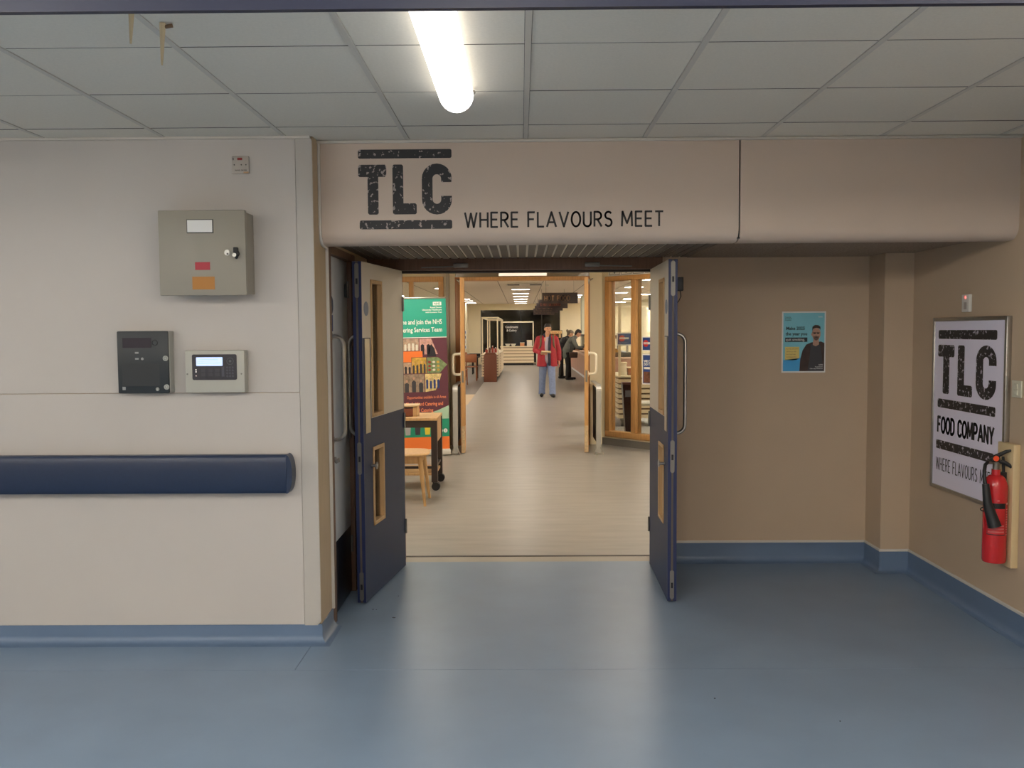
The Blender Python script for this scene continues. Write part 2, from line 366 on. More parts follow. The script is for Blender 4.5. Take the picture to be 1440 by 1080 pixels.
obj('lettering', b, PRINTK, fa, smooth=False)

# soffit behind the fascia: slatted half and textured half
so = struct('ceiling_soffit'); b = B(); b.box(-1.032, 1.117, 4.76, 6.09, 2.086, 2.11); obj('soffit_backing', b, SLATB, so)
me = None
for r_, (y0, y1) in enumerate(((4.762, 5.39), (5.394, 6.03))):
    n = 38; p = 2.149 / n
    b = B(); b.box(0, p - .014, y0, y1, 2.080, 2.0865); first = obj('slat', b, SLATM, so, smooth=False); first.location.x = -1.032 + .005
    for k in range(1, n):
        o = obj('slat', None, None, so, mesh=first.data); o.location.x = -1.032 + .005 + k * p
for i in range(3):
    for j in range(2):
        x0 = 1.12 + i * .473; y0 = 4.762 + j * .665
        b = B(); b.box(x0 + .002, x0 + .471, y0 + .002, y0 + .662, 2.080, 2.095, bev=.002, seg=1); obj('soffit_tile', b, SOFT, so)
b = B(); b.box(1.117, 2.537, 4.76, 6.09, 2.096, 2.11); obj('soffit_backing', b, DARKGAP, so)

# suspended ceiling
ce = struct('ceiling'); b = B(); b.box(-6.1, 2.537, -2.6, 4.64, 2.60, 2.66); b.box(-6.2,2.6,4.64,6.22,2.58,2.66); obj('ceiling_void', b, DARKGAP, ce)
X0, Y0 = .030, 3.107
tile = None; TEDGE = mat('raw_tile_edge', (118, 113, 105), .9)
cols = [X0 + .6 * k for k in range(-11, 5)]; rows = [Y0 + .6 * k for k in range(-10, 4)]
def lim(v, a, c): return max(a, min(c, v))
for i, x in enumerate(cols):
    for j, y in enumerate(rows):
        xa, xb = lim(x + .0125, -6.1, 2.537), lim(x + .5875, -6.1, 2.537)
        far = 4.62 if x > -1.2 else 4.5
        ya, yb = lim(y + .0040, -2.6, far), lim(y + .5960, -2.6, far)
        if xb - xa < .03 or yb - ya < .03: continue
        whole = abs(xb - xa - .575) < 1e-5 and abs(yb - ya - .592) < 1e-5
        if whole and tile:
            o = obj('ceiling_tile', None, None, ce, mesh=tile); o.location = (xa, ya, random.uniform(0, .0015)); continue
        b = B(); b.box(0, xb - xa, 0, yb - ya, 2.568, 2.582)
        b.bm.normal_update()
        for f in b.bm.faces:
            if abs(f.normal.z) < .3: f.material_index = 1
        o = obj('ceiling_tile', b, [CEIL, TEDGE], ce, smooth=False); o.location = (xa, ya, 0)
        if whole: tile = o.data
for x in cols:
    if x > 2.5: continue
    b = B(); b.box(x - .011, x + .011, -2.6, 4.5 if x < -1.1 else 4.62, 2.5655, 2.575); obj('grid_bar', b, GRIDM, ce)

CROSSM = mat('cross_bar_grey', (58, 58, 58), .7)
for y in rows:
    if y > 4.45: continue
    b = B(); b.box(-6.1, 2.537, y - .010, y + .010, 2.575, 2.579); obj('cross_bar', b, CROSSM, ce)

# navy overhead rail close to the camera
b = B(); z = 2.372
A = [(-2.2, 2.2, z), (2.45, 2.214, z), (2.45, 2.234, z), (-2.2, 2.22, z)]
lo = [b.v(p) for p in A]; hi = [b.v((p[0], p[1], ZC)) for p in A]
b.bm.faces.new(lo); b.bm.faces.new(hi[::-1])
for k in range(4): b.bm.faces.new([lo[k], hi[k], hi[(k + 1) % 4], lo[(k + 1) % 4]])
struct('beam', b, mat('navy_gloss', (32, 37, 60), .45))

# coved skirting
def skirting(name, pts, h, m, cap=None, rad=.045):
    """pts run with the room on the right-hand side; vertical upstand with a cove onto the floor"""
    pts = [Vector(p) for p in pts]; t = .006
    pr = [(0, h), (t, h), (t, rad)] + [(t + rad * (1 - math.cos(a)), rad * (1 - math.sin(a)) + .0008) for a in [PI / 2 * i / 6 for i in range(1, 7)]] + [(t + rad, 0), (0, 0)]
    def run(prof_, mm, nm, par):
        b = B(); R = []
        for i, p in enumerate(pts):
            dirs = []
            if i > 0: dirs.append((pts[i] - pts[i - 1]).normalized())
            if i < len(pts) - 1: dirs.append((pts[i + 1] - pts[i]).normalized())
            ns = [Vector((d.y, -d.x)) for d in dirs]
            n = ns[0] if len(ns) == 1 else (ns[0] + ns[1]) / (1 + ns[0].dot(ns[1]))
            R.append([b.v((p.x + n.x * o_, p.y + n.y * o_, z_)) for o_, z_ in prof_])
        for A_, C_ in zip(R, R[1:]):
            for k in range(len(prof_)): b.bm.faces.new([A_[k], A_[(k + 1) % len(prof_)], C_[(k + 1) % len(prof_)], C_[k]])
        b.bm.faces.new(R[0]); b.bm.faces.new(R[-1][::-1])
        return obj(nm, b, mm, par)
    o = run(pr, m, name, None); tag(o, kind='structure')
    if cap: run([(0, h), (0, h + .015), (.007, h + .015), (.010, h + .008), (.009, h)], cap, 'cap_strip', o)
    return o
skirting('baseboard_left', [(-6.1, 4.506), (-1.032, 4.506), (-1.032, 4.775)], .10, BLUE_SK)
skirting('baseboard_right', [(.95, 6.09), (2.35, 6.09), (2.35, 5.83), (2.537, 5.83), (2.537, -2.6)], .135, BLUE_SK, WHITE_TRIM)

# ------------------------------------------------------------------ navy entrance door leaves
def navy_door(name, free, hinge, mm, label):
    d = Vector((hinge[0] - free[0], hinge[1] - free[1])); W = d.length; T = .052
    r = struct(name, label=label); r['_local'] = 1
    w = (.16, .385); hz = ((.43, .905), (1.085, 1.905))
    # stiles and rails around the two vision openings; lower navy, upper cream
    b = B()
    def bx(s0, s1, z0, z1, m_, y0=0., y1=T): b.box(s0, s1, mm * y0, mm * y1, z0, z1, m_)
    bx(0, w[0], .008, 1.08, 0); bx(w[1], W, .008, 1.08, 0); bx(w[0], w[1], .008, hz[0][0], 0); bx(w[0], w[1], hz[0][1], 1.08, 0)
    bx(.15, w[0], 1.08, 2.0, 1); bx(0, .15, 1.56, 2.0, 1); bx(0, .15, 1.08, 1.56, 0); bx(w[1], W, 1.08, 2.0, 1); bx(w[0], w[1], hz[1][1], 2.0, 1); bx(w[0], w[1], 1.08, hz[1][0], 1)
    bx(-.006, 0, .008, 2.0, 2); bx(W, W + .004, .008, 2.0, 2)
    obj('leaf', b, [NAVY, DOORWHITE, NAVY_EDGE], r, smooth=False)
    b = B(); bx(-.009, -.005, .008, 2.0, 0, .020, .032); obj('edge_seal', b, mat('edge_seal_brown', (92, 84, 76), .6), r)
    for z0, z1 in hz:
        b = B()
        for s0, s1, a0, a1 in ((w[0], w[0] + .022, z0, z1), (w[1] - .022, w[1], z0, z1), (w[0], w[1], z0, z0 + .022), (w[0], w[1], z1 - .022, z1)):
            b.box(s0, s1, mm * -.006, mm * (T + .006), a0, a1, bev=.002, seg=1)
        f = obj('vision_panel', b, OAKL, r)
        b = B(); bx(w[0] + .02, w[1] - .02, z0 + .02, z1 - .02, 0, T / 2 - .003, T / 2 + .003); obj('pane', b, GLASS, f)
    b = B(); b.box(.035, .125, mm * -.003, 0, 1.0, 1.555, bev=.001, seg=1); obj('push_plate', b, STEEL, r)
    for z0, z1 in ((.765, .955), (.02, .19), (1.79, 1.99)):
        b = B(); b.prism([(px, pz) for px, pz in rrect(.014, z0, .038, z1, .011)], 0, .003)
        for v in b.bm.verts: v.co = Vector((-.0065 - v.co.z, mm * v.co.x, v.co.y))
        o = obj('lock_plate', b, STEELD, r)
        b = B(); b.box(-.0105, -.008, mm * .020, mm * .032, (z0 + z1) / 2 - .02, (z0 + z1) / 2 + .012); obj('latch_slot', b, BLACK, o)
    b = B(); dhandle(b, (.10, mm * T, .985), (.10, mm * T, 1.572), (0, mm * .062, 0)); obj('pull_handle', b, STEEL, r)
    b = B(); b.cyl((.075, 0, 1.73), (.075, mm * -.002, 1.73), .042, seg=30); o = obj('round_sign', b, mat('sign_grey_blue', (120, 134, 158), .5), r)
    for z in (.28, 1.0, 1.78):
        b = B(); b.cyl((W - .002, mm * -.006, z - .05), (W - .002, mm * -.006, z + .05), .007, seg=10); obj('hinge', b, STEELD, r)
    b = B(); b.cyl((.13, 0, .80), (.13, mm * -.03, .80), .009); b.tube([(.13 + .020 * math.cos(a), mm * -.034, .80 + .020 * math.sin(a)) for a in [PI * 2 * i / 14 for i in range(15)]], .003, 6); b.box(.122, .138, mm * -.04, mm * -.028, .786, .814, bev=.003); obj('thumb_turn', b, STEEL, r)
    r.matrix_basis = Matrix.Translation((free[0], free[1], 0)) @ Matrix.Rotation(math.atan2(d.y, d.x), 4, 'Z')
    return r
navy_door('door_1', (-.915, 5.165), (-.793, 6.005), 1, 'navy and cream door leaf standing open beside the grey service door')
d2 = navy_door('door_2', (.850, 5.185), (.868, 6.035), -1, 'navy and cream door leaf standing open beside the beige niche')
b = B(); b.box(.03, .075, -.052, -.092, 1.82, 1.90, bev=.005); b.tube([(.05, -.075, 1.82), (.05, -.08, 1.79), (.04, -.065, 1.76), (.03, -.054, 1.75)], .003, 6); obj('hold_open_magnet', b, BLACK, d2)

# ------------------------------------------------------------------ lobby and cafe shells
lf = B(); lf.box(-5.5, 5.5, 6.30, 43.2, -.06, 0); fl2 = struct('floor_cafe', lf, GREYV)
b = B(); b.box(-5.4, -1.17, 22.6, 43.1, .0, .0015); obj('dark_floor_area', b, DARKV, fl2)
b = B(); b.box(-5.4, -1.17, 19.4, 22.6, .0, .0015); obj('tan_floor_area', b, TANV, fl2)
b = B(); b.box(-2.72, -2.6, 6.22, 12.5, 0, 2.9); struct('wall_lobby_left', b, CREAMW)
b = B(); b.box(2.6, 2.72, 6.22, 12.9, 0, 2.9); struct('wall_lobby_right', b, CREAMW)
b = B(); b.box(-2.6, -1.16, 6.22, 6.34, 0, 2.65); b.box(.95, 2.6, 6.225, 6.34, 0, 2.65); b.box(-1.16, .95, 6.225, 6.34, 2.092, 2.65); struct('wall_lobby_front', b, CREAMW)
b = B(); b.box(-2.6, 2.6, 6.34, 12.9, 2.6, 2.7); struct('ceiling_lobby', b, mat('lobby_ceiling', (226, 220, 206), .8))
def light_panel(x, y, w, l, z, m, label, group, rim=.03):
    r = root('ceiling_light', label, 'light', (x, y, z), group)
    b = B(); 
    for a in ((-w / 2, -w / 2 + rim, -l / 2, l / 2), (w / 2 - rim, w / 2, -l / 2, l / 2), (-w / 2 + rim, w / 2 - rim, -l / 2, -l / 2 + rim), (-w / 2 + rim, w / 2 - rim, l / 2 - rim, l / 2)): b.box(x + a[0], x + a[1], y + a[2], y + a[3], z - .02, z)
    obj('frame', b, WHITEP, r); b = B(); b.box(x - w / 2 + rim, x + w / 2 - rim, y - l / 2 + rim, y + l / 2 - rim, z - .012, z - .002); obj('diffuser', b, m, r)
for x, y, w_ in ((-1.3, 7.7, 'above the wheeled table'), (1.3, 7.7, 'just past the navy door by the niche'), (-1.3, 10.4, 'in front of the banner'), (1.3, 10.4, 'in front of the angled window')):
    light_panel(x, y, .6, .6, 2.6, LOBBYL, 'lobby ceiling panel light ' + w_, 'panel lights in the lobby ceiling')

# wall between lobby and cafe, with the timber double doors
wc = struct('wall_cafe')
for x0, x1, z0, z1 in ((-1.07, -.91, 0, 2.9), (.955, 1.13, 0, 2.9), (-.91, .955, 2.44, 2.9), (-2.6, -1.07, 2.355, 2.9), (-2.6, -1.07, 0, .10)):
    b = B(); b.box(x0, x1, 12.5, 12.62, z0, z1); obj('wall_panel', b, CREAMW, wc)
b = B(); b.box(-1.04, -.99, 12.46, 12.5, 0, 2.6, bev=.01); obj('pipe_cover', b, mat('pipe_cover_grey', (176, 166, 148), .5), wc)
t3 = struct('trim_3')
for x0, x1, z0, z1 in ((-.91, -.845, 0, 2.345), (.895, .955, 0, 2.345), (-.845, .895, 2.295, 2.345)):
    b = B(); b.box(x0, x1, 12.44, 12.64, z0, z1, bev=.004); obj('frame_member', b, mat('oak_frame', (160, 108, 62), .45, noise=(8, .12), stretch=(8, 8, .7)) if z1 - z0 > 1 else OAK, t3)
w1 = struct('window_1'); b = B(); b.box(-.91, .955, 12.53, 12.545, 2.345, 2.44); obj('pane', b, mat('transom_glass', (150, 140, 120), .12), w1)
for x in (-.02,):
    r = root('transom_glow_box', 'white glowing box added as a transom reflection over the timber double doors', 'light', (x, 12.5, 2.36))  # glowing box stands in for a lamp reflected in the transom
    b = B(); b.box(-.31, .37, 12.46, 12.525, 2.352, 2.43, bev=.006); obj('housing', b, WHITEP, r)
    b = B(); b.box(-.30, .36, 12.452, 12.459, 2.358, 2.424); obj('diffuser', b, emit('transom_box_glow', (255, 238, 212), .85), r)
def timber_leaf(name, near, hinge, mm, label):
    d = Vector((hinge[0] - near[0], hinge[1] - near[1])); W = d.length; T = .05
    r = struct(name, label=label); r['_local'] = 1
    b = B(); a = (.12, W - .12)
    def bx(s0, s1, z0, z1, y0=0., y1=T, m_=0): b.box(s0, s1, mm * y0, mm * y1, z0, z1, m_)
    bx(0, a[0], .01, 2.285); bx(a[1], W, .01, 2.285); bx(a[0], a[1], .01, .30); bx(a[0], a[1], 2.15, 2.285); bx(a[0], a[1], 1.0, 1.12)
    obj('leaf', b, OAK, r)
    for z0, z1 in ((.30, 1.0), (1.12, 2.15)):
        b = B(); bx(a[0], a[1], z0, z1, .02, .03); obj('pane', b, GLASS, r)
    b = B(); dhandle(b, (.07, mm * T, 1.03), (.07, mm * T, 1.30), (0, mm * .10, 0), .018, .045); obj('pull_handle', b, mat('handle_ivory', (238, 230, 208), .4), r)
    b = B(); b.box(-.003, 0, mm * .012, mm * .038, .93, 1.08); b.cyl((-.003, mm * .025, .96), (-.02, mm * .025, .96), .008); obj('lock_plate', b, STEELD, r)
    b = B(); b.box(-.002, .0, mm * .004, mm * .046, .012, .36); obj('worn_edge', b, mat('worn_timber', (206, 178, 138), .6, noise=(30, .2)), r)
    b = B(); b.box(.02, .10, mm * (T), mm * (T + .012), 2.2, 2.26, bev=.003); b.tube([(.06, mm * (T + .01), 2.235), (W * .6, mm * (T + .06), 2.29), (W - .05, mm * .02, 2.29)], .007, 6); obj('closer_arm', b, STEELD, r)
    r.matrix_basis = Matrix.Translation((near[0], near[1], 0)) @ Matrix.Rotation(math.atan2(d.y, d.x), 4, 'Z')
timber_leaf('door_4', (-.735, 11.62), (-.775, 12.43), 1, 'golden timber door leaf open beside the roller banner')
timber_leaf('door_5', (.822, 11.62), (.885, 12.43), -1, 'golden timber door leaf open beside the cafe window')
# steel guards beside the timber doors
def guard(x, sgn, label):
    r = root('door_guard', label, 'guard rail', (x, 11.55, 0), 'guards beside the timber doors')
    b = B(); pts = [(x, 11.5, .02), (x, 11.5, .82)] + [(x, 11.5 + .08 * (1 - math.cos(a)), .82 + .08 * math.sin(a)) for a in [PI / 2 * i / 5 for i in range(1, 6)]] + [(x, 12.44, .90)]
    for p, q in zip(pts, pts[1:]):
        p, q = Vector(p), Vector(q); n = (q - p).normalized(); s_ = n.cross(Vector((1, 0, 0))) * .006
        b.bm.faces.new([b.v(p + Vector((-.032, 0, 0))), b.v(p + Vector((.032, 0, 0))), b.v(q + Vector((.032, 0, 0))), b.v(q + Vector((-.032, 0, 0)))])
        b.bm.faces.new([b.v(p + s_ + Vector((-.032, 0, 0))), b.v(p + s_ + Vector((.032, 0, 0))), b.v(q + s_ + Vector((.032, 0, 0))), b.v(q + s_ + Vector((-.032, 0, 0)))])
        for sx in (-.032, .032): b.bm.faces.new([b.v(p + Vector((sx, 0, 0))), b.v(p + s_ + Vector((sx, 0, 0))), b.v(q + s_ + Vector((sx, 0, 0))), b.v(q + Vector((sx, 0, 0)))])
    obj('hoop', b, mat('satin_steel', (176, 174, 168), .45, .35), r)
    b = B(); b.box(x - .004, x + .004, 11.54, 12.40, .12, .84); obj('infill_panel', b, mat('mesh_infill', (70, 66, 60), .5, .5), r)
    b = B(); b.box(x - .03, x + .03, 11.47, 11.53, 0, .01); b.cyl((x - .02, 11.5, .10), (x - .06, 11.48, .0), .008); b.cyl((x + .02, 11.5, .10), (x + .06, 11.48, .0), .008); obj('foot', b, STEEL, r)
guard(-.852, -1, 'brushed steel hoop guard between the banner and the open timber door'); guard(.995, 1, 'brushed steel hoop guard in front of the wall beside the cafe window')

# left glazed screen behind the banner
w2 = struct('window_2')
for x0, x1, z0, z1 in ((-2.6, -1.07, 2.285, 2.355), (-2.6, -1.07, .10, .17), (-1.14, -1.07, .17, 2.285), (-1.55, -1.49, .17, 2.285), (-2.03, -1.97, .17, 2.285), (-2.6, -2.54, .17, 2.285)):
    b = B(); b.box(x0, x1, 12.45, 12.6, z0, z1, bev=.006); obj('window_frame', b, OAK, w2)
for x0, x1 in ((-1.49, -1.14), (-1.97, -1.55), (-2.54, -2.03)):
    b = B(); b.box(x0, x1, 12.52, 12.53, .17, 2.285); obj('pane', b, GLASS, w2)
# angled wall with cafe window
A0 = Vector((1.10, 12.57)); A1 = Vector((2.62, 10.88)); dA = (A1 - A0); LA = dA.length
wx = struct('wall_angled'); wx['_local'] = 1; w3 = struct('window_3'); w3['_local'] = 1
w_ = (.125, .93, 1.75)
for s0, s1, z0, z1 in ((0, w_[0], 0, 2.6), (w_[0], LA, 2.335, 2.6), (w_[0], LA, 0, .12), (w_[2], LA, .12, 2.335)):
    b = B(); b.box(s0, s1, 0, .12, z0, z1); obj('wall_panel', b, CREAMW, wx)
b = B(); b.box(-.03, LA, -.012, 0, 0, .10); obj('skirting', b, GREYSK, wx)
b = B(); b.box(-.03, LA, -.018, 0, .10, .112); obj('skirting_cap', b, CREAMP, wx)
for s0, s1, z0, z1 in ((w_[0], w_[2], 2.27, 2.335), (w_[0], w_[2], .12, .20), (w_[0], w_[0] + .085, .2, 2.27), (.60, .685, .2, 2.27), (w_[2] - .07, w_[2], .2, 2.27)):
    b = B(); b.box(s0, s1, -.03, .1, z0, z1, bev=.008); obj('window_frame', b, OAK, w3)
for s0, s1 in ((w_[0] + .085, .60), (.685, w_[2] - .07)):
    b = B(); b.box(s0, s1, .02, .03, .2, 2.27); obj('pane', b, GLASS, w3)
MA = Matrix.Translation((A0.x, A0.y, 0)) @ Matrix.Rotation(math.atan2(dA.y, dA.x), 4, 'Z')
wx.matrix_basis = MA; w3.matrix_basis = MA
def on_wall(s, z, off=-.004): return MA @ Matrix.Translation((s, off, z)) @ Matrix.Rotation(PI / 2, 4, 'X')
ic = root('icon_strip', 'white strip of four pictogram squares above the cafe window', 'sign'); 
b = B(on_wall(.17, 2.340)); b.box(0, .88, 0, .12, 0, .003); obj('board', b, PRINTW, ic)
GREYP = mat('print_grey', (104, 104, 116), .5)
for k in range(4):
    b = B(on_wall(.20 + k * .21, 2.352, -.009)); x0 = 0
    for q in ((0, .185, 0, .006), (0, .185, .094, .1), (0, .006, 0, .1), (.179, .185, 0, .1)): b.box(q[0], q[1], q[2], q[3], 0, .0006)
    b.prism([(.09 + .022 * math.cos(t), .062 + .022 * math.sin(t)) for t in [PI * 2 * i / 14 for i in range(14)]], 0, .0008) if k != 2 else b.prism([(.06, .08), (.12, .08), (.09, .03)], 0, .0008)
    b.box(.078, .102, .02, .05, 0, .0008) if k < 2 else None
    obj('pictogram', b, GREYP, ic, smooth=False)
# notices stuck to the second pane
BLUEP = mat('poster_blue', (36, 70, 138), .5); REDP = mat('print_red', (206, 52, 44), .5)
def notice(s, z, w, h, label, kind, M=None):
    r = root('notice', label, 'notice'); F = M or on_wall(s, z, .012)
    b = B(F); b.box(0, w, 0, h, 0, .002); obj('sheet', b, PRINTW, r)
    b = B(F @ Matrix.Translation((0, 0, .0024)))
    e = w * .06; b.box(e, w - e, e, h - e, 0, .0005); o = obj('printed_area', b, BLUEP, r)
    G = F @ Matrix.Translation((0, 0, .0034))
    if kind == 'card':
        b = B(G); b.prism([(w * .32 + h * .24 * math.cos(t), h * .52 + h * .24 * math.sin(t)) for t in [PI * 2 * i / 20 for i in range(20)]], 0, .0004); obj('red_disc', b, REDP, r)
        b = B(G @ Matrix.Translation((0, 0, .0008))); b.box(w * .14, w * .80, h * .46, h * .60, 0, .0004); obj('white_band', b, PRINTW, r)
        text('STOP', (w * .17, h * .475, .0016), h * .14, REDP, r, M=G); 
    else:
        text('WE CAN', (w * .12, h * .72, 0), h * .11, PRINTW, r, M=G, bold=.002, sx=.9); text('DO THIS', (w * .12, h * .62, 0), h * .11, PRINTW, r, M=G, bold=.002, sx=.9)
        b = B(G); b.box(w * .12, w * .7, h * .5, h * .57, 0, .0004); obj('white_band', b, PRINTW, r)
        b = B(G); b.box(w * .1, w * .9, h * .06, h * .42, 0, .0004); obj('photo_area', b, mat('photo_brown', (120, 78, 58), .5, noise=(18, .6)), r)
notice(.765, 1.32, .21, .19, 'small blue notice with a red disc on the window above the tall poster', 'card')
notice(.765, .87, .30, .41, 'tall blue and white poster with a photo on the window pane', 'tall')

# cafe shell
b = B(); b.box(-5.4, -5.28, 12.62, 43.1, 0, 2.95); b.box(-5.4, -2.6, 12.5, 12.62, 0, 2.95); struct('wall_cafe_left', b, CREAMW)
b = B(); b.box(5.3, 5.42, 10.8, 43.1, 0, 2.95); b.box(2.72, 5.3, 10.8, 10.9, 0, 2.95); struct('wall_cafe_right', b, CREAMW)
wk = struct('wall_cafe_back')
for x0, x1, z0, z1 in ((-5.4, -1.92, 0, 2.95), (1.88, 5.4, 0, 2.95), (-1.92, 1.88, 2.60, 2.95), (-1.92, 1.88, 0, .1)):
    b = B(); b.box(x0, x1, 43, 43.15, z0, z1); obj('wall_panel', b, CREAMW, wk)
b = B(); b.box(-3.0, -2.5, 40.5, 43.0, 0, 2.9); struct('column_cafe', b, CREAMW)
b = B(); b.box(2.28, 2.85, 33.6, 34.3, 0, 2.9); struct('column_servery', b, mat('pale_column', (206, 208, 190), .6))
w4 = struct('window_4')
for x in (-1.90, .0, 1.0, 1.85):
    b = B(); b.box(x - .02, x + .02, 43.0, 43.06, .1, 2.6); obj('window_frame', b, mat('grey_mullion', (30, 33, 32), .5), w4)
for x0, x1 in ((-1.88, -.02), (.02, .98), (1.02, 1.83)):
    b = B(); b.box(x0, x1, 43.03, 43.04, .1, 2.6); obj('pane', b, DARKGLASS, w4)
cc = B(); cc.box(-5.4, 5.4, 12.62, 43.1, 2.9, 3.0); cc = struct('ceiling_cafe', cc, mat('cafe_ceiling', (236, 228, 216), .85))
for k in range(-4, 5):
    b = B(); b.box(k * 1.2 + .59, k * 1.2 + .61, 12.7, 43, 2.896, 2.9); obj('grid_bar', b, mat('cafe_grid', (150, 140, 128), .7), cc)
ORD = ['first', 'second', 'third', 'fourth', 'fifth', 'sixth', 'seventh', 'eighth']
for i, y in enumerate((16.5, 20.5, 28, 31, 33.7, 36.4, 39.1, 41.7)):
    light_panel(0, y, .6, .42, 2.9, CAFEL, ORD[i] + ' panel light from the timber doors in the middle cafe row', 'panel lights in the middle cafe row')
for i, y in enumerate((16, 21, 27, 32, 36.0, 38.3, 41)):
    light_panel(-2.3, y, .6, .42, 2.9, CAFEL, ORD[i] + ' panel light from the timber doors in the row over the dining tables', 'panel lights over the cafe tables')
for i, y in enumerate((14.6, 18.5, 23, 27, 31, 36, 40)):
    light_panel(3.4, y, .6, .6, 2.9, CAFEL if i else SIDE_FILL, ORD[i] + ' panel light from the angled window in the row behind the food counter', 'panel lights behind the food counter')
for sx in (-4.5, 4.5):
    for i, y in enumerate((14.5, 19, 23.5, 28, 32.5, 37, 41)):
        light_panel(sx, y, .6, .6, 2.9, SIDE_FILL, ORD[i] + (' added bright fill panel along the dining side wall' if sx < 0 else ' added bright fill panel along the kitchen side wall'), 'added fill panels along the cafe walls')  # unseen rows added to brighten the cafe interior
for x, y, w_ in ((2.15, 33.0, 'nearest'), (2.35, 35.0, 'middle'), (2.25, 37, 'farthest')):
    r = root('downlight', w_ + ' of three small round downlights above the food counter', 'light', (x, y, 2.9), 'round downlights over the counter')
    b = B(); b.cyl((x, y, 2.89), (x, y, 2.9), .12, seg=18); obj('rim', b, WHITEP, r); b = B(); b.cyl((x, y, 2.884), (x, y, 2.89), .10, seg=18); obj('lens', b, CAFEL, r)
for i, x in enumerate((-.2, .42)):
    r = root('ceiling_vent', ('black slotted air vent nearer the tables beside the white ceiling box', 'black slotted air vent nearer the hot food signs beside the white ceiling box')[i], 'vent', (x, 24.9, 2.9), 'vents in the cafe ceiling')
    b = B(); b.box(x - .2, x + .2, 24.5, 25.5, 2.88, 2.9, bev=.004); obj('frame', b, WHITEP, r)
    b = B(); b.box(x - .165, x + .165, 24.62, 25.38, 2.876, 2.88); obj('slot', b, BLACK, r)
r = root('ceiling_box', 'white flat box on the cafe ceiling between two black vents', 'ceiling unit', (.11, 24.9, 2.9)); b = B(); b.box(.01, .21, 24.5, 25.5, 2.87, 2.9, bev=.005); obj('cover', b, WHITEP, r)
r = root('smoke_detector', 'small white round smoke detector on the cafe ceiling', 'detector', (.75, 25.6, 2.9)); b = B(); b.lathe([(0, 2.86), (.04, 2.86), (.06, 2.88), (.06, 2.9), (0, 2.9)], (.75, 25.6, 0), 16); obj('housing', b, WHITEP, r)

# ------------------------------------------------------------------ corridor lamps
def batten(x, y0, y1, label, glow=None):
    r = root('ceiling_light', label, 'light', (x, y1, ZC), 'batten lights on the corridor ceiling')
    b = B(); b.box(x - .05, x + .05, y0 + .03, y1 - .05, 2.538, ZC - .001, bev=.004); obj('body', b, WHITEP, r)
    b = B(); secs = []; n = 6
    ys = [(y0 + .07 * (1 - math.cos(PI / 2 * i / n)), math.sin(PI / 2 * i / n)) for i in range(n + 1)] + [(y1 - .07 * (1 - math.cos(PI / 2 * i / n)), math.sin(PI / 2 * i / n)) for i in range(n, -1, -1)]
    for y, k in ys:
        k = max(k, .04); secs.append([b.v((x + .070 * k * math.cos(PI * j / 12), y, 2.545 - .066 * (k ** .5) * math.sin(PI * j / 12))) for j in range(13)])
    for A_, C_ in zip(secs, secs[1:]):
        for j in range(12): b.bm.faces.new([A_[j], A_[j + 1], C_[j + 1], C_[j]])
        b.bm.faces.new([A_[0], C_[0], C_[12], A_[12]])
    b.bm.faces.new(secs[0]); b.bm.faces.new(secs[-1][::-1])
    obj('diffuser', b, glow or BATTEN, r)
    b = B(); b.cyl((x + .072, y1 - .10, 2.552), (x + .072, y1 - .08, 2.552), .006); obj('end_clip', b, STEELD, r)
batten(-.255, 2.32, 3.745, 'long white glowing batten light on the ceiling above the doors')
batten(-3.9, 2.32, 3.745, 'batten light on the corridor ceiling, out beyond the alarm panel')
for k, (x, y0, y1, w_) in enumerate(((-5.6, 2.4, 3.7, 'at the far end beyond the alarm panel'), (-5.4, -.1, 1.5, 'at the far end, behind the viewpoint'), (-3.6, -.1, 1.5, 'behind the viewpoint, fourth from the sign wall'), (-1.8, -.1, 1.5, 'behind the viewpoint, third from the sign wall'), (-.1, -.1, 1.5, 'right above the viewpoint'), (1.7, -.1, 1.5, 'behind the viewpoint, closest to the sign wall'),
        (-3.6, -2.2, -.7, 'by the rear wall, far from the sign wall'), (-.8, -2.2, -.7, 'by the rear wall, directly behind the viewpoint'), (1.7, -2.2, -.7, 'by the rear wall, closest to the sign wall'))):
    batten(x, y0, y1, 'unseen added batten light ' + w_, REAR_FILL if k else None)  # battens out of view, added to brighten the corridor and niche

# hanging hooks
for k, (x, y, z0, z1, lb) in enumerate(((-1.146, 2.70, 2.452, ZC - .002, 'cream tapered hanging peg with its top hidden by the navy beam'), (-1.118, 2.86, 2.436, ZC - .002, 'cream tapered hanging peg with a dark screw top, second from the navy beam'))):
    r = root('hanging_peg', lb, 'hook', (x, y, z0), 'cream pegs under the ceiling')
    b = B(); b.tube([(x - .006, y, z0), (x - .005, y, z0 + .02), (x, y, z1)], [.003, .0045, .010], 10); obj('peg', b, mat('cream_plastic', (206, 186, 150), .5), r)
    b = B(); b.cyl((x, y, z1 - .012), (x + .028, y + .01, z1 - .004), .006); obj('clip', b, mat('clip_brown', (120, 92, 66), .5), r)

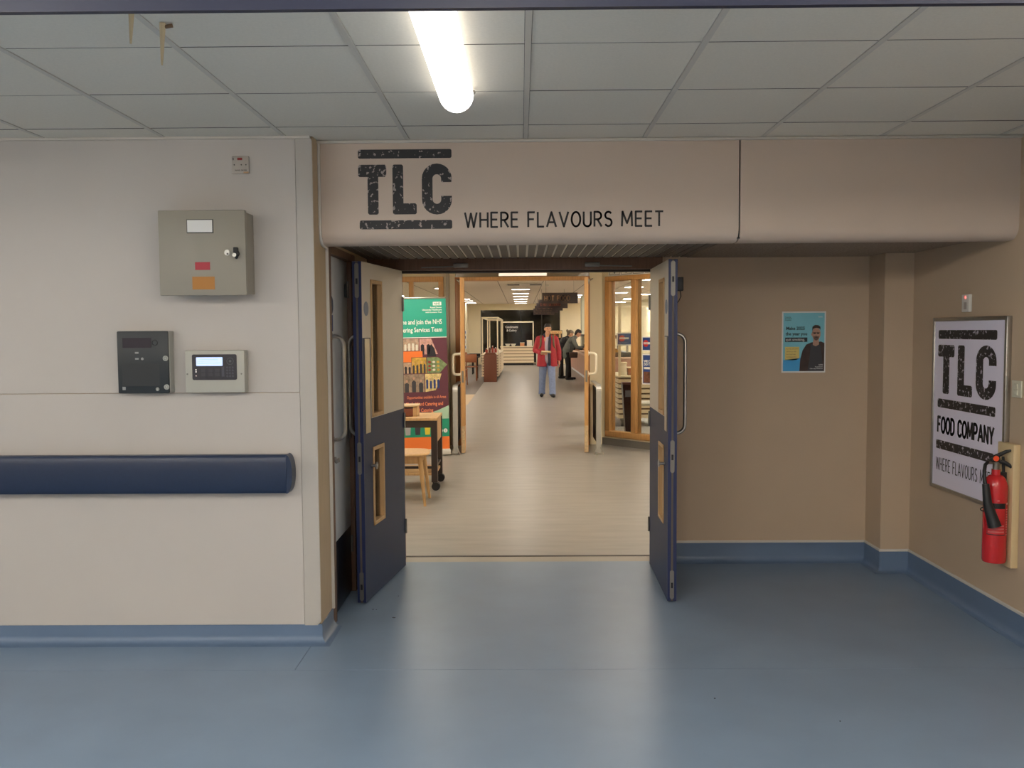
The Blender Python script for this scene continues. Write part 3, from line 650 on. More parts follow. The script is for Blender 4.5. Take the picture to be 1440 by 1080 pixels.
# ------------------------------------------------------------------ left wall equipment
# handrail
hr = root('handrail', 'wide navy bumper handrail along the white panelled wall', 'handrail', (-1.2, 4.5, .79))
def rail_sec(b, x, k=1.0):
    P = []
    for y, z in [(4.499, .80), (4.46, .79), (4.43, .792)] + [(4.43 - .014 * math.cos(t) * k, .888 + .095 * math.sin(t)) for t in [math.radians(-75 + 150 * i / 8) for i in range(9)]] + [(4.43, .984), (4.46, .986), (4.499, .976)]:
        P.append(b.v((x, y, z)))
    return P
b = B(); s1 = rail_sec(b, -6.05); s2 = rail_sec(b, -1.175)
for k in range(len(s1)): b.bm.faces.new([s1[k], s2[k], s2[(k + 1) % len(s1)], s1[(k + 1) % len(s1)]])
b.bm.faces.new(s1[::-1]); b.bm.faces.new(s2); obj('rail', b, NAVY_RAIL, hr)
b = B(XF((-1.1755, 4.499, .888))); b.prism([(0, -.0985)] + [(.030 * math.cos(t), .0985 * math.sin(t)) for t in [math.radians(-72 + 144 * i / 12) for i in range(13)]] + [(0, .0985)], 0, .078)
obj('end_cap', b, NAVY_RAIL, hr)

# grey wall cabinet
CABM = mat('cabinet_khaki_grey', (152, 147, 134), .45, noise=(4, .02))
cb = root('wall_cabinet', 'khaki grey metal cabinet with keys in its lock, high on the white wall', 'cabinet', (-1.54, 4.5, 1.78))
b = B(); b.box(-1.738, -1.332, 4.372, 4.499, 1.785, 2.180, bev=.004); obj('body', b, CABM, cb)
b = B(); b.box(-1.748, -1.326, 4.340, 4.369, 1.776, 2.186, bev=.005); dr = obj('door', b, CABM, cb)
def plate(par, nm, x0, x1, z0, z1, y, m, th=.002):
    b = B(); b.box(x0, x1, y - th, y, z0, z1); return obj(nm, b, m, par, smooth=False)
yF = 4.340
def cx(px): return -1.748 + (px - 223) * .422 / 122.5
def cz(py): return 2.186 - (py - 296) * .410 / 120
p_ = plate(cb, 'label_plate', cx(263.5), cx(301), cz(328.5), cz(309), yF, mat('label_edge', (60, 60, 60), .5), .0015)
p_ = plate(cb, 'label_plate', cx(264.5), cx(299.5), cz(327), cz(310), yF - .0014, PRINTW, .0015)
text('AIR CONTROL PANEL', (cx(282), cz(318), yF - .0032), .0085, PRINTK, cb, align='CENTER'); text('ENCLOSURE', (cx(282), cz(322), yF - .0032), .0085, PRINTK, cb, align='CENTER')
plate(cb, 'label_plate', cx(274), cx(295), cz(380), cz(369), yF, mat('label_red', (176, 48, 62), .5))
for t_, yy in (('DANGER', 372), ('MAINS VOLTAGE', 375.2), ('ISOLATE BEFORE', 377.8), ('REMOVING COVER', 379.6)): text(t_, (cx(284.5), cz(yy), yF - .0024), .0075, mat('pinkish_print', (225, 170, 176), .5), cb, align='CENTER')
plate(cb, 'label_plate', cx(269.5), cx(301), cz(407.5), cz(389.5), yF, mat('label_amber', (178, 120, 48), .5))
text('ATTENTION', (cx(286), cz(394), yF - .0024), .014, PRINTK, cb, align='CENTER', bold=.0004)
for yy in (397.5, 400.5, 403.5): text('refer to the manual' if yy < 400 else 'before opening' if yy < 402 else 'this enclosure', (cx(286), cz(yy), yF - .0024), .0085, mat('brown_print', (112, 74, 34), .5), cb, align='CENTER')
b = B(); b.cyl((cx(320), yF + .002, cz(356)), (cx(320), yF - .006, cz(356)), .014, seg=20); b.cyl((cx(320), yF - .006, cz(356)), (cx(320), yF - .010, cz(356)), .011, seg=20); o = obj('lock', b, mat('lock_silver', (196, 194, 186), .3, .6), cb)
b = B(); b.box(cx(319.6), cx(321.4), yF - .0108, yF - .0098, cz(359), cz(356.5)); obj('keyhole', b, BLACK, o)
b = B(); b.cyl((cx(333), yF + .002, cz(358)), (cx(333), yF - .012, cz(358)), .010, seg=16); b.box(cx(330.5), cx(336.5), yF - .03, yF - .012, cz(357), cz(349), bev=.003); b.ball((cx(335), yF - .022, cz(358)), (.013, .008, .016)); b.ball((cx(334), yF - .02, cz(362)), (.009, .006, .012)); o = obj('key_bunch', b, BLACK, cb)
b = B(); b.cyl((cx(332.5), yF - .03, cz(360)), (cx(332.5), yF - .034, cz(360)), .009, seg=16); obj('key_head', b, mat('lock_silver', (196, 194, 186)), o)

# switched spur plate
sp = root('fused_spur', 'white electrical spur plate near the ceiling above the grey cabinet', 'switch', (-1.386, 4.5, 2.42))
b = B(); b.box(-1.431, -1.346, 4.489, 4.4995, 2.384, 2.470, bev=.003); obj('faceplate', b, mat('old_white_plastic', (178, 170, 160), .45), sp)
plate(sp, 'fuse_carrier', -1.402, -1.378, 2.450, 2.461, 4.489, mat('neon_red', (150, 40, 36), .4))
plate(sp, 'neon', -1.424, -1.421, 2.450, 2.461, 4.489, BLACK)
for x in (-1.418, -1.383, -1.360):
    b = B(); b.cyl((x, 4.489, 2.427), (x, 4.4878, 2.427), .003, seg=10); obj('screw', b, BLACK, sp)
text('HAND DRYER', (-1.4155, 4.4885, 2.397), .0095, PRINTK, sp); plate(sp, 'sticker', -1.372, -1.348, 2.386, 2.393, 4.489, mat('sticker_tan', (190, 150, 110), .5))

# fire alarm panel
fp = root('fire_alarm_unit', 'dark charcoal fire alarm panel with a dim display on the white wall', 'alarm panel', (-1.87, 4.5, 1.30))
b = B(); b.box(-2.004, -1.749, 4.445, 4.4995, 1.298, 1.606, bev=.004); obj('back_box', b, mat('panel_box_grey', (168, 168, 160), .5), fp)
b = B(); b.box(-2.008, -1.752, 4.432, 4.446, 1.296, 1.606, bev=.006); obj('front_cover', b, mat('charcoal_cover', (38, 44, 47), .42), fp)
yF = 4.432
def ax(px): return -2.008 + (px - 165.5) * .256 / 73.5
def az(py): return 1.606 - (py - 465.5) * .310 / 88
plate(fp, 'display', ax(174), ax(215), az(489), az(475), yF, mat('lcd_off', (52, 46, 54), .2))
plate(fp, 'inner_cover', ax(172), ax(226), az(543), az(511), yF, mat('charcoal_inner', (34, 39, 42), .4), .001)
LG = mat('print_light_grey', (150, 152, 150), .5); DG = mat('print_dim_grey', (96, 100, 100), .5)
text('FIRE ALARM', (ax(170), az(470.5), yF - .0012), .0155, LG, fp); text('CONTROL PANEL', (ax(170), az(473), yF - .0012), .007, DG, fp); text('ADT', (ax(213), az(470.8), yF - .0012), .013, LG, fp, bold=.0004)
b = B(); b.tube([(ax(220) + .013 * math.cos(t), yF - .001, az(482) + .013 * math.sin(t)) for t in [PI * 2 * i / 16 for i in range(17)]], .002, 6); obj('dial', b, BLACK, fp)
for px, py in ((194, 496), (194, 504.5)): plate(fp, 'button', ax(px - 2.5), ax(px + 2.5), az(py + 1.2), az(py - 1.2), yF, LG, .002)
b = B(); b.cyl((ax(202), yF, az(504.5)), (ax(202), yF - .004, az(504.5)), .0065, seg=16); obj('button', b, LG, fp)
text('POWER', (ax(191), az(493.5), yF - .0012), .006, DG, fp); text('SYSTEM FAULT RESET', (ax(191), az(501.5), yF - .0012), .006, DG, fp)
for px, py, rr in ((235, 504, .013), (235.6, 544.5, .013), (222.5, 547.5, .0085)):
    b = B(); b.cyl((ax(px), yF, az(py)), (ax(px), yF - .004, az(py)), rr, seg=22); o = obj('lock_cap', b, mat('cap_grey', (176, 178, 170), .45), fp)
    b = B(); b.tube([(ax(px) + rr * .55 * math.cos(t), yF - .0045, az(py) + rr * .55 * math.sin(t)) for t in [PI * 2 * i / 12 for i in range(13)]], .0008, 5); obj('cap_ring', b, DG, o)
plate(fp, 'maker_mark', ax(172), ax(176.5), az(548.5), az(544), yF, LG, .001); text('ALARM SYSTEMS', (ax(177.5), az(546), yF - .0012), .007, DG, fp); text('INTERACTIVE PANEL RANGE', (ax(172), az(550.5), yF - .0012), .0065, DG, fp)

# keypad
kp = root('alarm_keypad', 'pale grey keypad unit with a lit blue display beside the charcoal panel', 'keypad', (-1.52, 4.5, 1.30))
b = B(); b.box(-1.672, -1.376, 4.438, 4.4995, 1.297, 1.508, bev=.004); obj('housing', b, mat('keypad_grey', (180, 179, 168), .45), kp)
yF = 4.438
def kx(px): return -1.672 + (px - 260.5) * .296 / 85.5
def kz(py): return 1.508 - (py - 493.5) * .211 / 59
b = B(XF((0, yF, 0))); b.prism(rrect(kx(271), kz(534.5), kx(335), kz(499), .008), 0, .004); obj('bezel', b, mat('keypad_black', (48, 46, 52), .4), kp)
b = B(XF((0, yF - .004, 0))); b.prism(rrect(kx(277), kz(515), kx(315), kz(503), .003), 0, .0008); dsp = obj('display', b, emit('lcd_glow', (150, 190, 255), .9), kp)
b = B(XF((0, yF - .0052, 0))); b.box(kx(279), kx(313), kz(511.6), kz(511.2), 0, .0003); b.box(kx(280), kx(309), kz(506.4), kz(506.1), 0, .0003); b.box(kx(280), kx(309), kz(508.6), kz(508.3), 0, .0003); obj('display_text', b, mat('lcd_ink', (90, 110, 190), .5), dsp)
b = B(); b.tube([(kx(326) + .0165 * math.cos(t), yF - .0045, kz(508.5) + .0165 * math.sin(t)) for t in [PI * 2 * i / 18 for i in range(19)]], .0016, 6); b.cyl((kx(326), yF - .004, kz(508.5)), (kx(326), yF - .0065, kz(508.5)), .006); obj('navigation_ring', b, DG, kp)
for i in range(3):
    for j in range(4):
        b = B(); b.cyl((kx(321.5 + 4 * i), yF - .004, kz(517.3 + 4 * j)), (kx(321.5 + 4 * i), yF - .0062, kz(517.3 + 4 * j)), .0052, seg=12); obj('key', b, mat('key_grey', (74, 74, 82), .4), kp)
for i in range(3):
    for j in range(2): plate(kp, 'button', kx(284 + 10 * i), kx(291 + 10 * i), kz(523.5 + 6 * j), kz(519 + 6 * j), yF - .004, mat('key_dim', (58, 56, 62), .4), .0012)
plate(kp, 'scroll_bar', kx(313.5), kx(317.5), kz(530), kz(516), yF - .004, mat('key_grey', (74, 74, 82)), .0012)
for j, c in enumerate(((255, 240, 220), (255, 240, 220), (230, 160, 120))):
    b = B(); b.cyl((kx(276.5), yF - .004, kz(520.3 + [0, 2.9, 8.4][j])), (kx(276.5), yF - .0052, kz(520.3 + [0, 2.9, 8.4][j])), .003, seg=10); obj('indicator', b, emit('led_%d' % j, c, (1.2, 1.2, .4)[j]), kp)
for px in (263.5, 341.5):
    b = B(); b.cyl((kx(px), yF, kz(526.3)), (kx(px), yF - .0015, kz(526.3)), .0042, seg=12); obj('screw', b, STEELD, kp)

# ------------------------------------------------------------------ niche poster
po = root('poster', 'stop smoking poster with a bearded man, taped on the beige niche wall', 'poster', (1.91, 6.09, 1.5))
def F(dz): return XF((1.765, 6.087 - dz, 1.300))
PW, PH = .296, .414
b = B(F(0)); b.prism(rrect(0, 0, PW, PH, .003), 0, .002); obj('paper', b, PRINTW, po)
SKY = mat('poster_sky', (128, 200, 214), .35, noise=(3, .06)); SEA = mat('poster_blue_low', (66, 168, 226), .35)
b = B(F(.0024)); b.box(.009, PW - .009, .010, PH - .010, 0, .0004); obj('printed_area', b, SKY, po)
b = B(F(.0031)); b.prism([(.009, .010), (.13, .010), (.13, .10), (.009, .085)], 0, .0003); obj('printed_wave', b, SEA, po)
JK = mat('print_jacket', (64, 46, 42), .5, noise=(20, .3)); SK = mat('print_skin', (190, 148, 126), .5, noise=(30, .1)); SH = mat('print_shirt', (62, 62, 66), .5)
b = B(F(.0038)); b.prism([(.12, .010), (.125, .09), (.14, .15), (.165, .19), (.20, .205), (.265, .21), (.287, .20), (.287, .010)], 0, .0003); man = obj('printed_man', b, JK, po)
b = B(F(.0044)); b.prism([(.175, .010), (.188, .10), (.196, .195), (.215, .185), (.245, .195), (.262, .18), (.272, .10), (.278, .010)], 0, .0003); obj('printed_shirt', b, SH, man)
b = B(F(.0050)); b.prism([(.208, .188), (.228, .178), (.25, .19), (.248, .23), (.212, .23)], 0, .0003); b.prism([(.231 + .029 * math.cos(t), .262 + .045 * math.sin(t)) for t in [PI * 2 * i / 24 for i in range(24)]], 0, .0003); b.ball((.201, .258, 0), (.004, .009, .0003), 8); obj('printed_face', b, SK, man)
b = B(F(.0056)); b.prism([(.203, .285), (.205, .31), (.222, .322), (.245, .32), (.258, .31), (.259, .288), (.252, .298), (.23, .303), (.212, .298)], 0, .0003)
obj('printed_hair', b, mat('print_hair', (52, 40, 36), .5), man); b = B(F(.0056)); b.prism([(.211, .250), (.215, .228), (.229, .216), (.246, .226), (.252, .25), (.244, .244), (.231, .25), (.218, .244)], 0, .0003)
b.box(.217, .227, .266, .269, 0, .0003); b.box(.236, .246, .266, .269, 0, .0003); obj('printed_beard', b, mat('print_beard', (112, 86, 74), .5), man); b = B(F(.0062)); b.box(.224, .24, .236, .239, 0, .0003); b.box(.212, .228, .262, .272, 0, .0003); b.box(.235, .251, .262, .272, 0, .0003); b.box(.206, .256, .269, .271, 0, .0004); obj('printed_glasses', b, mat('print_hair', (52, 40, 36), .5), man)
INKD = mat('print_deep', (28, 44, 52), .5)
G = F(.0031)
text('Make 2025', (.028, .290, 0), .030, INKD, po, M=G, sx=.95, bold=.0008); text('the year you', (.026, .253, 0), .030, INKD, po, M=G, sx=.95, bold=.0008)
b = B(G); b.box(.022, .172, .208, .238, 0, .0003); obj('dark_band', b, INKD, po)
text('quit smoking.', (.026, .216, .0008), .026, PRINTW, po, M=G, sx=.93)
b = B(G); b.prism([(.022, .085), (.100, .085), (.118, .100), (.118, .175), (.022, .175)], 0, .0003); obj('yellow_note', b, mat('print_yellow', (226, 204, 120), .5), po)
for k, t_ in enumerate(('For help and advice', 'call free or visit', 'your local stop', 'smoking service')): text(t_, (.030, .158 - k * .018, .0008), .0105, mat('print_brown', (140, 110, 60), .5), po, M=G)
for k in range(3): text(('Towards', 'Smokefree', 'Hospitals')[k], (.020, .372 - k * .010, 0), .011, INKD, po, M=G)
text('NHS', (.245, .372, 0), .014, PRINTW, po, M=G); text('NHS', (.250, .048, .0030), .014, PRINTW, po, M=G); text('Royal Devon', (.278, .036, .0030), .010, PRINTW, po, M=G, align='RIGHT'); text('University Healthcare', (.278, .024, .0030), .010, PRINTW, po, M=G, align='RIGHT')

# ------------------------------------------------------------------ right wall: sign, sensor, switch, extinguisher
sg = root('wall_sign', 'tall silver framed white sign with black stamped lettering on the niche side wall', 'sign', (2.537, 5.08, .63))
XS = 2.507; ya, yb, za, zb = 4.655, 5.490, .628, 1.657
b = B()
for y0, y1, z0, z1 in ((ya, ya + .022, za, zb), (yb - .022, yb, za, zb), (ya + .022, yb - .022, za, za + .022), (ya + .022, yb - .022, zb - .022, zb)): b.box(XS, 2.5365, y0, y1, z0, z1, bev=.004)
obj('frame', b, STEEL, sg)
b = B(); b.box(XS + .008, 2.5365, ya + .02, yb - .02, za + .02, zb - .02); obj('panel', b, mat('sign_white', (240, 234, 250), .3), sg)
INK2 = fleck('stamped_ink_sign', (40, 36, 36), (196, 188, 200))
FX = lambda y, z, dx=0: XF((XS + .0072 - dx, y, z), '-X')
b = B(FX(5.422, 1.121)); tlc_logo(b, .663, .462); obj('lettering', b, INK2, sg, smooth=False)
b = B(FX(5.418, .965)); b.flat = True; stroke_text('FOOD COMPANY', .655, .105, .018, b, gap=.22); obj('lettering', b, PRINTK, sg, smooth=False)
b = B(FX(5.425, .872)); b.prism(rrect(0, 0, .66, .052, .010), 0, .0006); obj('printed_bar', b, INK2, sg, smooth=False)
b = B(FX(5.425, .742)); b.flat = True; stroke_text('WHERE FLAVOURS MEET', .665, .078, .0065, b, gap=.24); obj('lettering', b, PRINTK, sg, smooth=False)
ss = root('wall_sensor', 'small white sensor with a glowing red dot above the framed sign', 'sensor', (2.537, 5.12, 1.73))
b = B(); b.box(2.518, 2.5365, 5.075, 5.160, 1.685, 1.785, bev=.004); obj('housing', b, WHITEP, ss)
b = B(); b.ball((2.517, 5.115, 1.768), (.004, .009, .009)); obj('indicator', b, emit('red_led', (255, 60, 50), 1.6), ss)
b = B(); b.box(2.516, 2.518, 5.10, 5.13, 1.70, 1.74, bev=.001, seg=1); obj('button', b, mat('old_white_plastic', (178, 170, 160)), ss)
sw = root('light_switch', 'cream light switch on the wall beyond the framed sign, above the extinguisher', 'switch', (2.537, 4.60, 1.28))
b = B(); b.box(2.527, 2.5365, 4.545, 4.632, 1.238, 1.325, bev=.003); obj('faceplate', b, mat('switch_cream', (205, 200, 178), .4), sw)
for z in (1.283, 1.252):
    b = B(); b.box(2.522, 2.528, 4.572, 4.606, z, z + .026, bev=.002); obj('rocker', b, mat('switch_cream', (205, 200, 178)), sw)
bd = root('backboard', 'tall cream board fixed to the wall behind the red extinguisher', 'board', (2.537, 4.63, .36))
b = B(); b.box(2.500, 2.5365, 4.548, 4.700, .362, 1.000, bev=.004); obj('board', b, mat('cream_board', (214, 190, 146), .5, noise=(5, .04)), bd)
# extinguisher, hung clear of the floor
fe = root('fire_extinguisher', 'red fire extinguisher with a black horn, hung on the cream board', 'fire extinguisher', (2.441, 4.60, .385))
ex, ey = 2.441, 4.600
RED = mat('extinguisher_red', (200, 38, 42), .25, coat=.5)
b = B(); r_ = .0575; z0 = .385
pr = [(0, z0 + .004), (.045, z0), (r_ - .004, z0 + .003), (r_, z0 + .012), (r_, .765)] + [(.021 + (r_ - .021) * math.cos(t), .765 + .075 * math.sin(t)) for t in [PI / 2 * i / 8 for i in range(1, 9)]] + [(.021, .868), (0, .868)]
b.lathe(pr, (ex, ey, 0), 36); obj('cylinder', b, RED, fe)
b = B(); b.cyl((ex, ey, .868), (ex, ey, .905), .016); b.box(ex - .018, ex + .018, ey - .014, ey + .014, .893, .925, bev=.004); b.cyl((ex - .018, ey, .905), (ex - .045, ey - .005, .905), .010); obj('valve', b, STEELD, fe)
b = B(); b.tube([(ex - .03, ey, .922), (ex + .0, ey - .008, .938), (ex + .04, ey - .02, .962), (ex + .075, ey - .03, .972)], [.010, .011, .009, .004], 8); b.tube([(ex - .01, ey, .912), (ex + .035, ey - .012, .905), (ex + .062, ey - .03, .885), (ex + .085, ey - .04, .882)], [.011, .011, .010, .006], 8); b.box(ex - .03, ex + .012, ey - .016, ey + .012, .905, .938, bev=.005); obj('lever', b, BLACK, fe)
b = B(); b.cyl((ex - .010, ey - .014, .926), (ex - .010, ey - .021, .926), .014, seg=20); obj('safety_seal', b, mat('seal_orange', (250, 90, 50), .4), fe)
b = B(); b.tube([(ex - .045, ey - .005, .905), (ex - .066, ey - .02, .895), (ex - .078, ey - .035, .865), (ex - .08, ey - .045, .82), (ex - .076, ey - .052, .79)], .0085, 10); obj('hose', b, BLACK, fe)
b = B(); b.tube([(ex - .078, ey - .052, .800), (ex - .070, ey - .060, .70), (ex - .040, ey - .078, .585)], [.017, .022, .032], 20); obj('horn', b, mat('horn_black', (28, 29, 31), .5), fe)
b = B(); b.tube([(ex - .085 + .018 * math.cos(t), ey - .055, .672 + .010 * math.sin(t)) for t in [PI * 2 * i / 14 for i in range(15)]], .0028, 6); obj('horn_clip', b, BLACK, fe)
b = B(); b.tube([(ex + .045, ey + .02, .93), (ex + .05, ey + .02, .84), (ex + .055, ey + .015, .80)], .007, 8); b.box(ex + .02, 2.500, ey + .005, ey + .03, .80, .85); obj('bracket', b, BLACK, fe)
def cyl_patch(a0, a1, z0, z1, m, nm, dr):
    b = B(); n = 10; R_ = r_ + dr; A_ = [math.radians(a0 + (a1 - a0) * i / n) for i in range(n + 1)]
    lo = [b.v((ex + R_ * math.cos(a), ey + R_ * math.sin(a), z0)) for a in A_]; hi = [b.v((ex + R_ * math.cos(a), ey + R_ * math.sin(a), z1)) for a in A_]
    for k in range(n): b.bm.faces.new([lo[k], lo[k + 1], hi[k + 1], hi[k]])
    return obj(nm, b, m, fe)
LBR = mat('label_red_light', (206, 96, 92), .4)
cyl_patch(205, 296, .535, .700, BLACK, 'label', .0004); cyl_patch(208, 293, .540, .672, RED, 'label', .0009)
for k in range(3): cyl_patch(212, 288, .548 + k * .016, .556 + k * .016, LBR, 'label_print', .0013)
for k in range(11): cyl_patch(302, 340, .535 + k * .013, .541 + k * .013, LBR, 'label_print', .0009)
cyl_patch(302, 326, .692, .702, LBR, 'label_print', .0009); cyl_patch(252, 262, .710, .718, LBR, 'label_print', .0009)
# ------------------------------------------------------------------ lobby furniture
DKM = mat('dark_brown_metal', (50, 40, 38), .45)
tb = root('wheeled_table', 'dark framed table on castors with a pale timber top, in front of the banner', 'table', (-1.4, 9.2, 0))
x0, x1, y0, y1 = -2.05, -.845, 8.90, 9.50
b = B(); b.box(x0, x1, y0, y1, .705, .733, bev=.003); obj('table_top', b, OAKL, tb)
for x in (x0 + .03, x1 - .03):
    for y in (y0 + .03, y1 - .03):
        b = B(); b.box(x - .03, x + .03, y - .03, y + .03, .085, .705); l = obj('leg', b, DKM, tb)
        b = B(); b.cyl((x + .012, y - .030, .042), (x + .012, y - .006, .042), .042, seg=20); b.cyl((x + .012, y + .006, .042), (x + .012, y + .030, .042), .042, seg=20); b.box(x - .02, x + .028, y - .022, y + .022, .05, .088, bev=.004); obj('castor', b, BLACK, l)
b = B(); b.box(x0 + .05, x1 - .06, y0 + .01, y0 + .05, .635, .705); b.box(x0 + .05, x1 - .06, y1 - .05, y1 - .01, .635, .705); b.box(x1 - .05, x1 - .01, y0 + .05, y1 - .05, .635, .705); obj('apron', b, DKM, tb)
b = B(); b.box(x1 - .022, x1 - .008, y0 + .06, y1 - .06, .48, .70); obj('end_panel', b, OAKL, tb)
b = B(); b.box(x0 + .02, x1 - .02, y0 + .03, y1 - .03, .15, .175, bev=.003); obj('lower_shelf', b, OAKL, tb)
b = B(); b.box(x0 + .05, x1 - .06, y0 + .015, y0 + .045, .22, .245); b.box(x1 - .045, x1 - .015, y0 + .05, y1 - .05, .22, .245); obj('rail', b, DKM, tb)
bx_ = root('tissue_box', 'small brown box with a pale top on the wheeled table', 'box', (-1.15, 9.15, .733))
b = B(); b.box(-1.25, -1.10, 9.05, 9.25, .734, .815, bev=.004); obj('body', b, mat('box_brown', (120, 66, 44), .5), bx_)
b = B(); b.prism([(-1.10, 9.05), (-1.06, 9.06), (-1.06, 9.26), (-1.10, 9.25)], .734, .835); obj('side', b, OAKL, bx_)
b = B(); b.box(-1.26, -1.05, 9.04, 9.27, .835, .85, bev=.002); obj('lid', b, mat('box_pale', (206, 180, 140), .5), bx_)
# banner
BT = mat('banner_teal', (42, 162, 138), .45); BP = mat('banner_plum', (98, 52, 66), .45); BO = mat('banner_orange', (238, 124, 54), .45); BM = mat('banner_mint', (176, 210, 184), .45); BG = mat('banner_green', (32, 146, 116), .45)
bn = root('roller_banner', 'tall roller banner with teal heading about joining the catering team', 'banner', (-1.33, 11.4, 0))
BW, BH = .86, 1.93
MB_ = Matrix.Translation((-1.775, 11.34, .075)) @ Matrix.Rotation(math.radians(8), 4, 'Z') @ Matrix.Rotation(math.radians(-1.0), 4, 'Y') @ Matrix.Rotation(PI / 2, 4, 'X')
def BF(d): return MB_ @ Matrix.Translation((0, 0, d))
b = B(BF(0)); b.box(0, BW, 0, BH, -.002, 0); obj('sheet', b, BP, bn)
b = B(BF(.0)); b.box(-.005, BW + .005, BH - .004, BH + .016, -.008, .006, bev=.002); obj('top_bar', b, STEEL, bn)
b = B(BF(.0)); b.box(-.02, BW + .008, -.070, 0, -.05, .05, bev=.01); obj('base_cassette', b, WHITEP, bn)
b = B(BF(0)); b.box(BW * .49, BW * .51, 0, BH, -.028, -.012); obj('pole', b, STEELD, bn)
def area(x0, x1, y0, y1, m, d=.0006, nm='printed_area'):
    b = B(BF(d)); b.box(x0, x1, y0, y1, 0, .0003); return obj(nm, b, m, bn, smooth=False)
area(0, BW, 1.44, BH - .004, BT); area(0, BW, 1.43, 1.44, PRINTW)
b = B(BF(.0006)); b.prism([(0, .37), (0, .52), (.30, .56), (.50, .47), (.62, .47), (.72, .50), (BW, .56), (BW, .37)], 0, .0003); obj('printed_area', b, BM, bn)
area(0, BW, .16, .39, BG, .0012); area(0, BW, 0, .16, BO, .0012)
text('Come and join the NHS', (BW - .055, 1.605, .001), .085, PRINTW, bn, M=BF(0), align='RIGHT', sx=.72, bold=.0012); text('Catering Services Team', (BW - .055, 1.505, .001), .085, PRINTW, bn, M=BF(0), align='RIGHT', sx=.72, bold=.0012)
area(BW - .165, BW - .058, 1.84, 1.885, PRINTW, .0014); text('NHS', (BW - .112, 1.848, .002), .040, BT, bn, M=BF(0), align='CENTER', bold=.001)
for k, t_ in enumerate(('Royal Devon', 'University Healthcare', 'NHS Foundation Trust')): text(t_, (BW - .055, 1.806 - k * .03, .0012), (.028, .028, .022)[k], PRINTW, bn, M=BF(0), align='RIGHT', bold=.0006)
# photo collage: head-and-shoulder figures on coloured backgrounds
PB = [mat('collage_%d' % i, c, .5, noise=(25, .35)) for i, c in enumerate(((176, 150, 128), (196, 150, 140), (200, 160, 70), (150, 130, 112), (212, 190, 130), (120, 140, 96)))]
PF = [mat('collage_figure_%d' % i, c, .5) for i, c in enumerate(((36, 34, 44), (60, 60, 66), (44, 62, 120), (150, 40, 40), (220, 214, 200)))]
def cell(x0, x1, y0, y1, m, n, fig, clip=None):
    o = area(x0, x1, y0, y1, m, .0012, 'printed_photo') if clip is None else None
    if clip:
        b = B(BF(.0012)); b.prism(clip, 0, .0003); o = obj('printed_photo', b, m, bn)
    b = B(BF(.0018)); hb = B(BF(.0018)); w = (x1 - x0) / max(n, 1)
    for k in range(n):
        cx_ = x0 + w * (k + .5); h = (y1 - y0) * random.uniform(.62, .78)
        b.prism([(cx_ - w * .28, y0), (cx_ - w * .30, y0 + h * .75), (cx_, y0 + h * .86), (cx_ + w * .30, y0 + h * .75), (cx_ + w * .26, y0)], 0, .0003)
        hb.prism([(cx_ + w * .16 * math.cos(t), y0 + h + w * .2 * math.sin(t)) for t in [PI * 2 * i / 8 for i in range(8)]], 0, .0004)
    if n:
        tag(obj('printed_figures', b, fig, o), kind='stuff'); tag(obj('printed_faces', hb, SK, o), kind='stuff')
    else: b.bm.free(); hb.bm.free()
cell(.02, .20, 1.22, 1.42, PB[3], 3, PF[1]); cell(.21, .50, 1.27, 1.42, PB[0], 6, PF[4]); cell(.51, .66, 1.22, 1.42, PB[1], 2, PF[0], [(.51, 1.22), (.74, 1.22), (.70, 1.32), (.66, 1.42), (.51, 1.42)])
area(.02, .545, 1.185, 1.262, BO, .0024); area(.02, .40, 1.125, 1.188, BO, .0024)
b = B(BF(.0018)); b.prism([(.60, 1.19), (.62, 1.30), (.66, 1.35), (.70, 1.29), (.72, 1.19)], 0, .0003); obj('printed_figures', b, PF[0], bn)
cell(.02, .20, .98, 1.18, PB[0], 2, PF[0]); cell(.21, .40, .98, 1.12, PB[0], 4, PF[0]); cell(.405, .59, .98, 1.18, PB[2], 4, PF[1])
cell(.60, .85, .98, 1.18, PB[5], 0, PF[3], [(.60, .98), (.76, .98), (.855, 1.085), (.74, 1.18), (.60, 1.18)])
for k in range(9):
    b = B(BF(.0018)); x_, y_ = .63 + (k % 3) * .055, 1.02 + (k // 3) * .05; b.prism([(x_ + .02 * math.cos(t), y_ + .015 * math.sin(t)) for t in [PI * 2 * i / 8 for i in range(8)]], 0, .0003); obj('printed_figures', b, (PF[3], PF[4], PB[2])[k % 3], bn)
cell(.02, .56, .74, .97, PB[3], 6, PF[1]); cell(.57, .76, .78, .97, PB[4], 4, PF[2], [(.57, .74), (.70, .76), (.74, .84), (.78, .97), (.57, .97)])
BOT = mat('banner_orange_text', (255, 152, 108), .5)
text('Opportunities available in all Areas', (BW - .03, .655, .001), .052, BOT, bn, M=BF(0), align='RIGHT', sx=.68); text('Chefs, Ward Catering and', (BW - .07, .565, .001), .064, BOT, bn, M=BF(0), align='RIGHT', sx=.70, bold=.001); text('Retail Catering', (BW - .20, .485, .001), .064, BOT, bn, M=BF(0), align='RIGHT', sx=.70, bold=.001)
for k, c in enumerate(((170, 170, 176), (60, 56, 66), (220, 200, 60), (60, 90, 160), (206, 60, 60), (230, 230, 230))):
    cx_ = .33 + k * .125 if k < 4 else .08 + (k - 4) * .13; b = B(BF(.0018)); b.prism([(cx_ - .03, .19), (cx_ - .04, .34), (cx_ - .015, .365), (cx_ + .015, .365), (cx_ + .04, .34), (cx_ + .03, .19)], 0, .0003); b.prism([(cx_ + .02 * math.cos(t), .385 + .022 * math.sin(t)) for t in [PI * 2 * i / 10 for i in range(10)]], 0, .0003)
    tag(obj('printed_figures', b, mat('print_worker_%d' % k, c, .5), bn), kind='stuff')
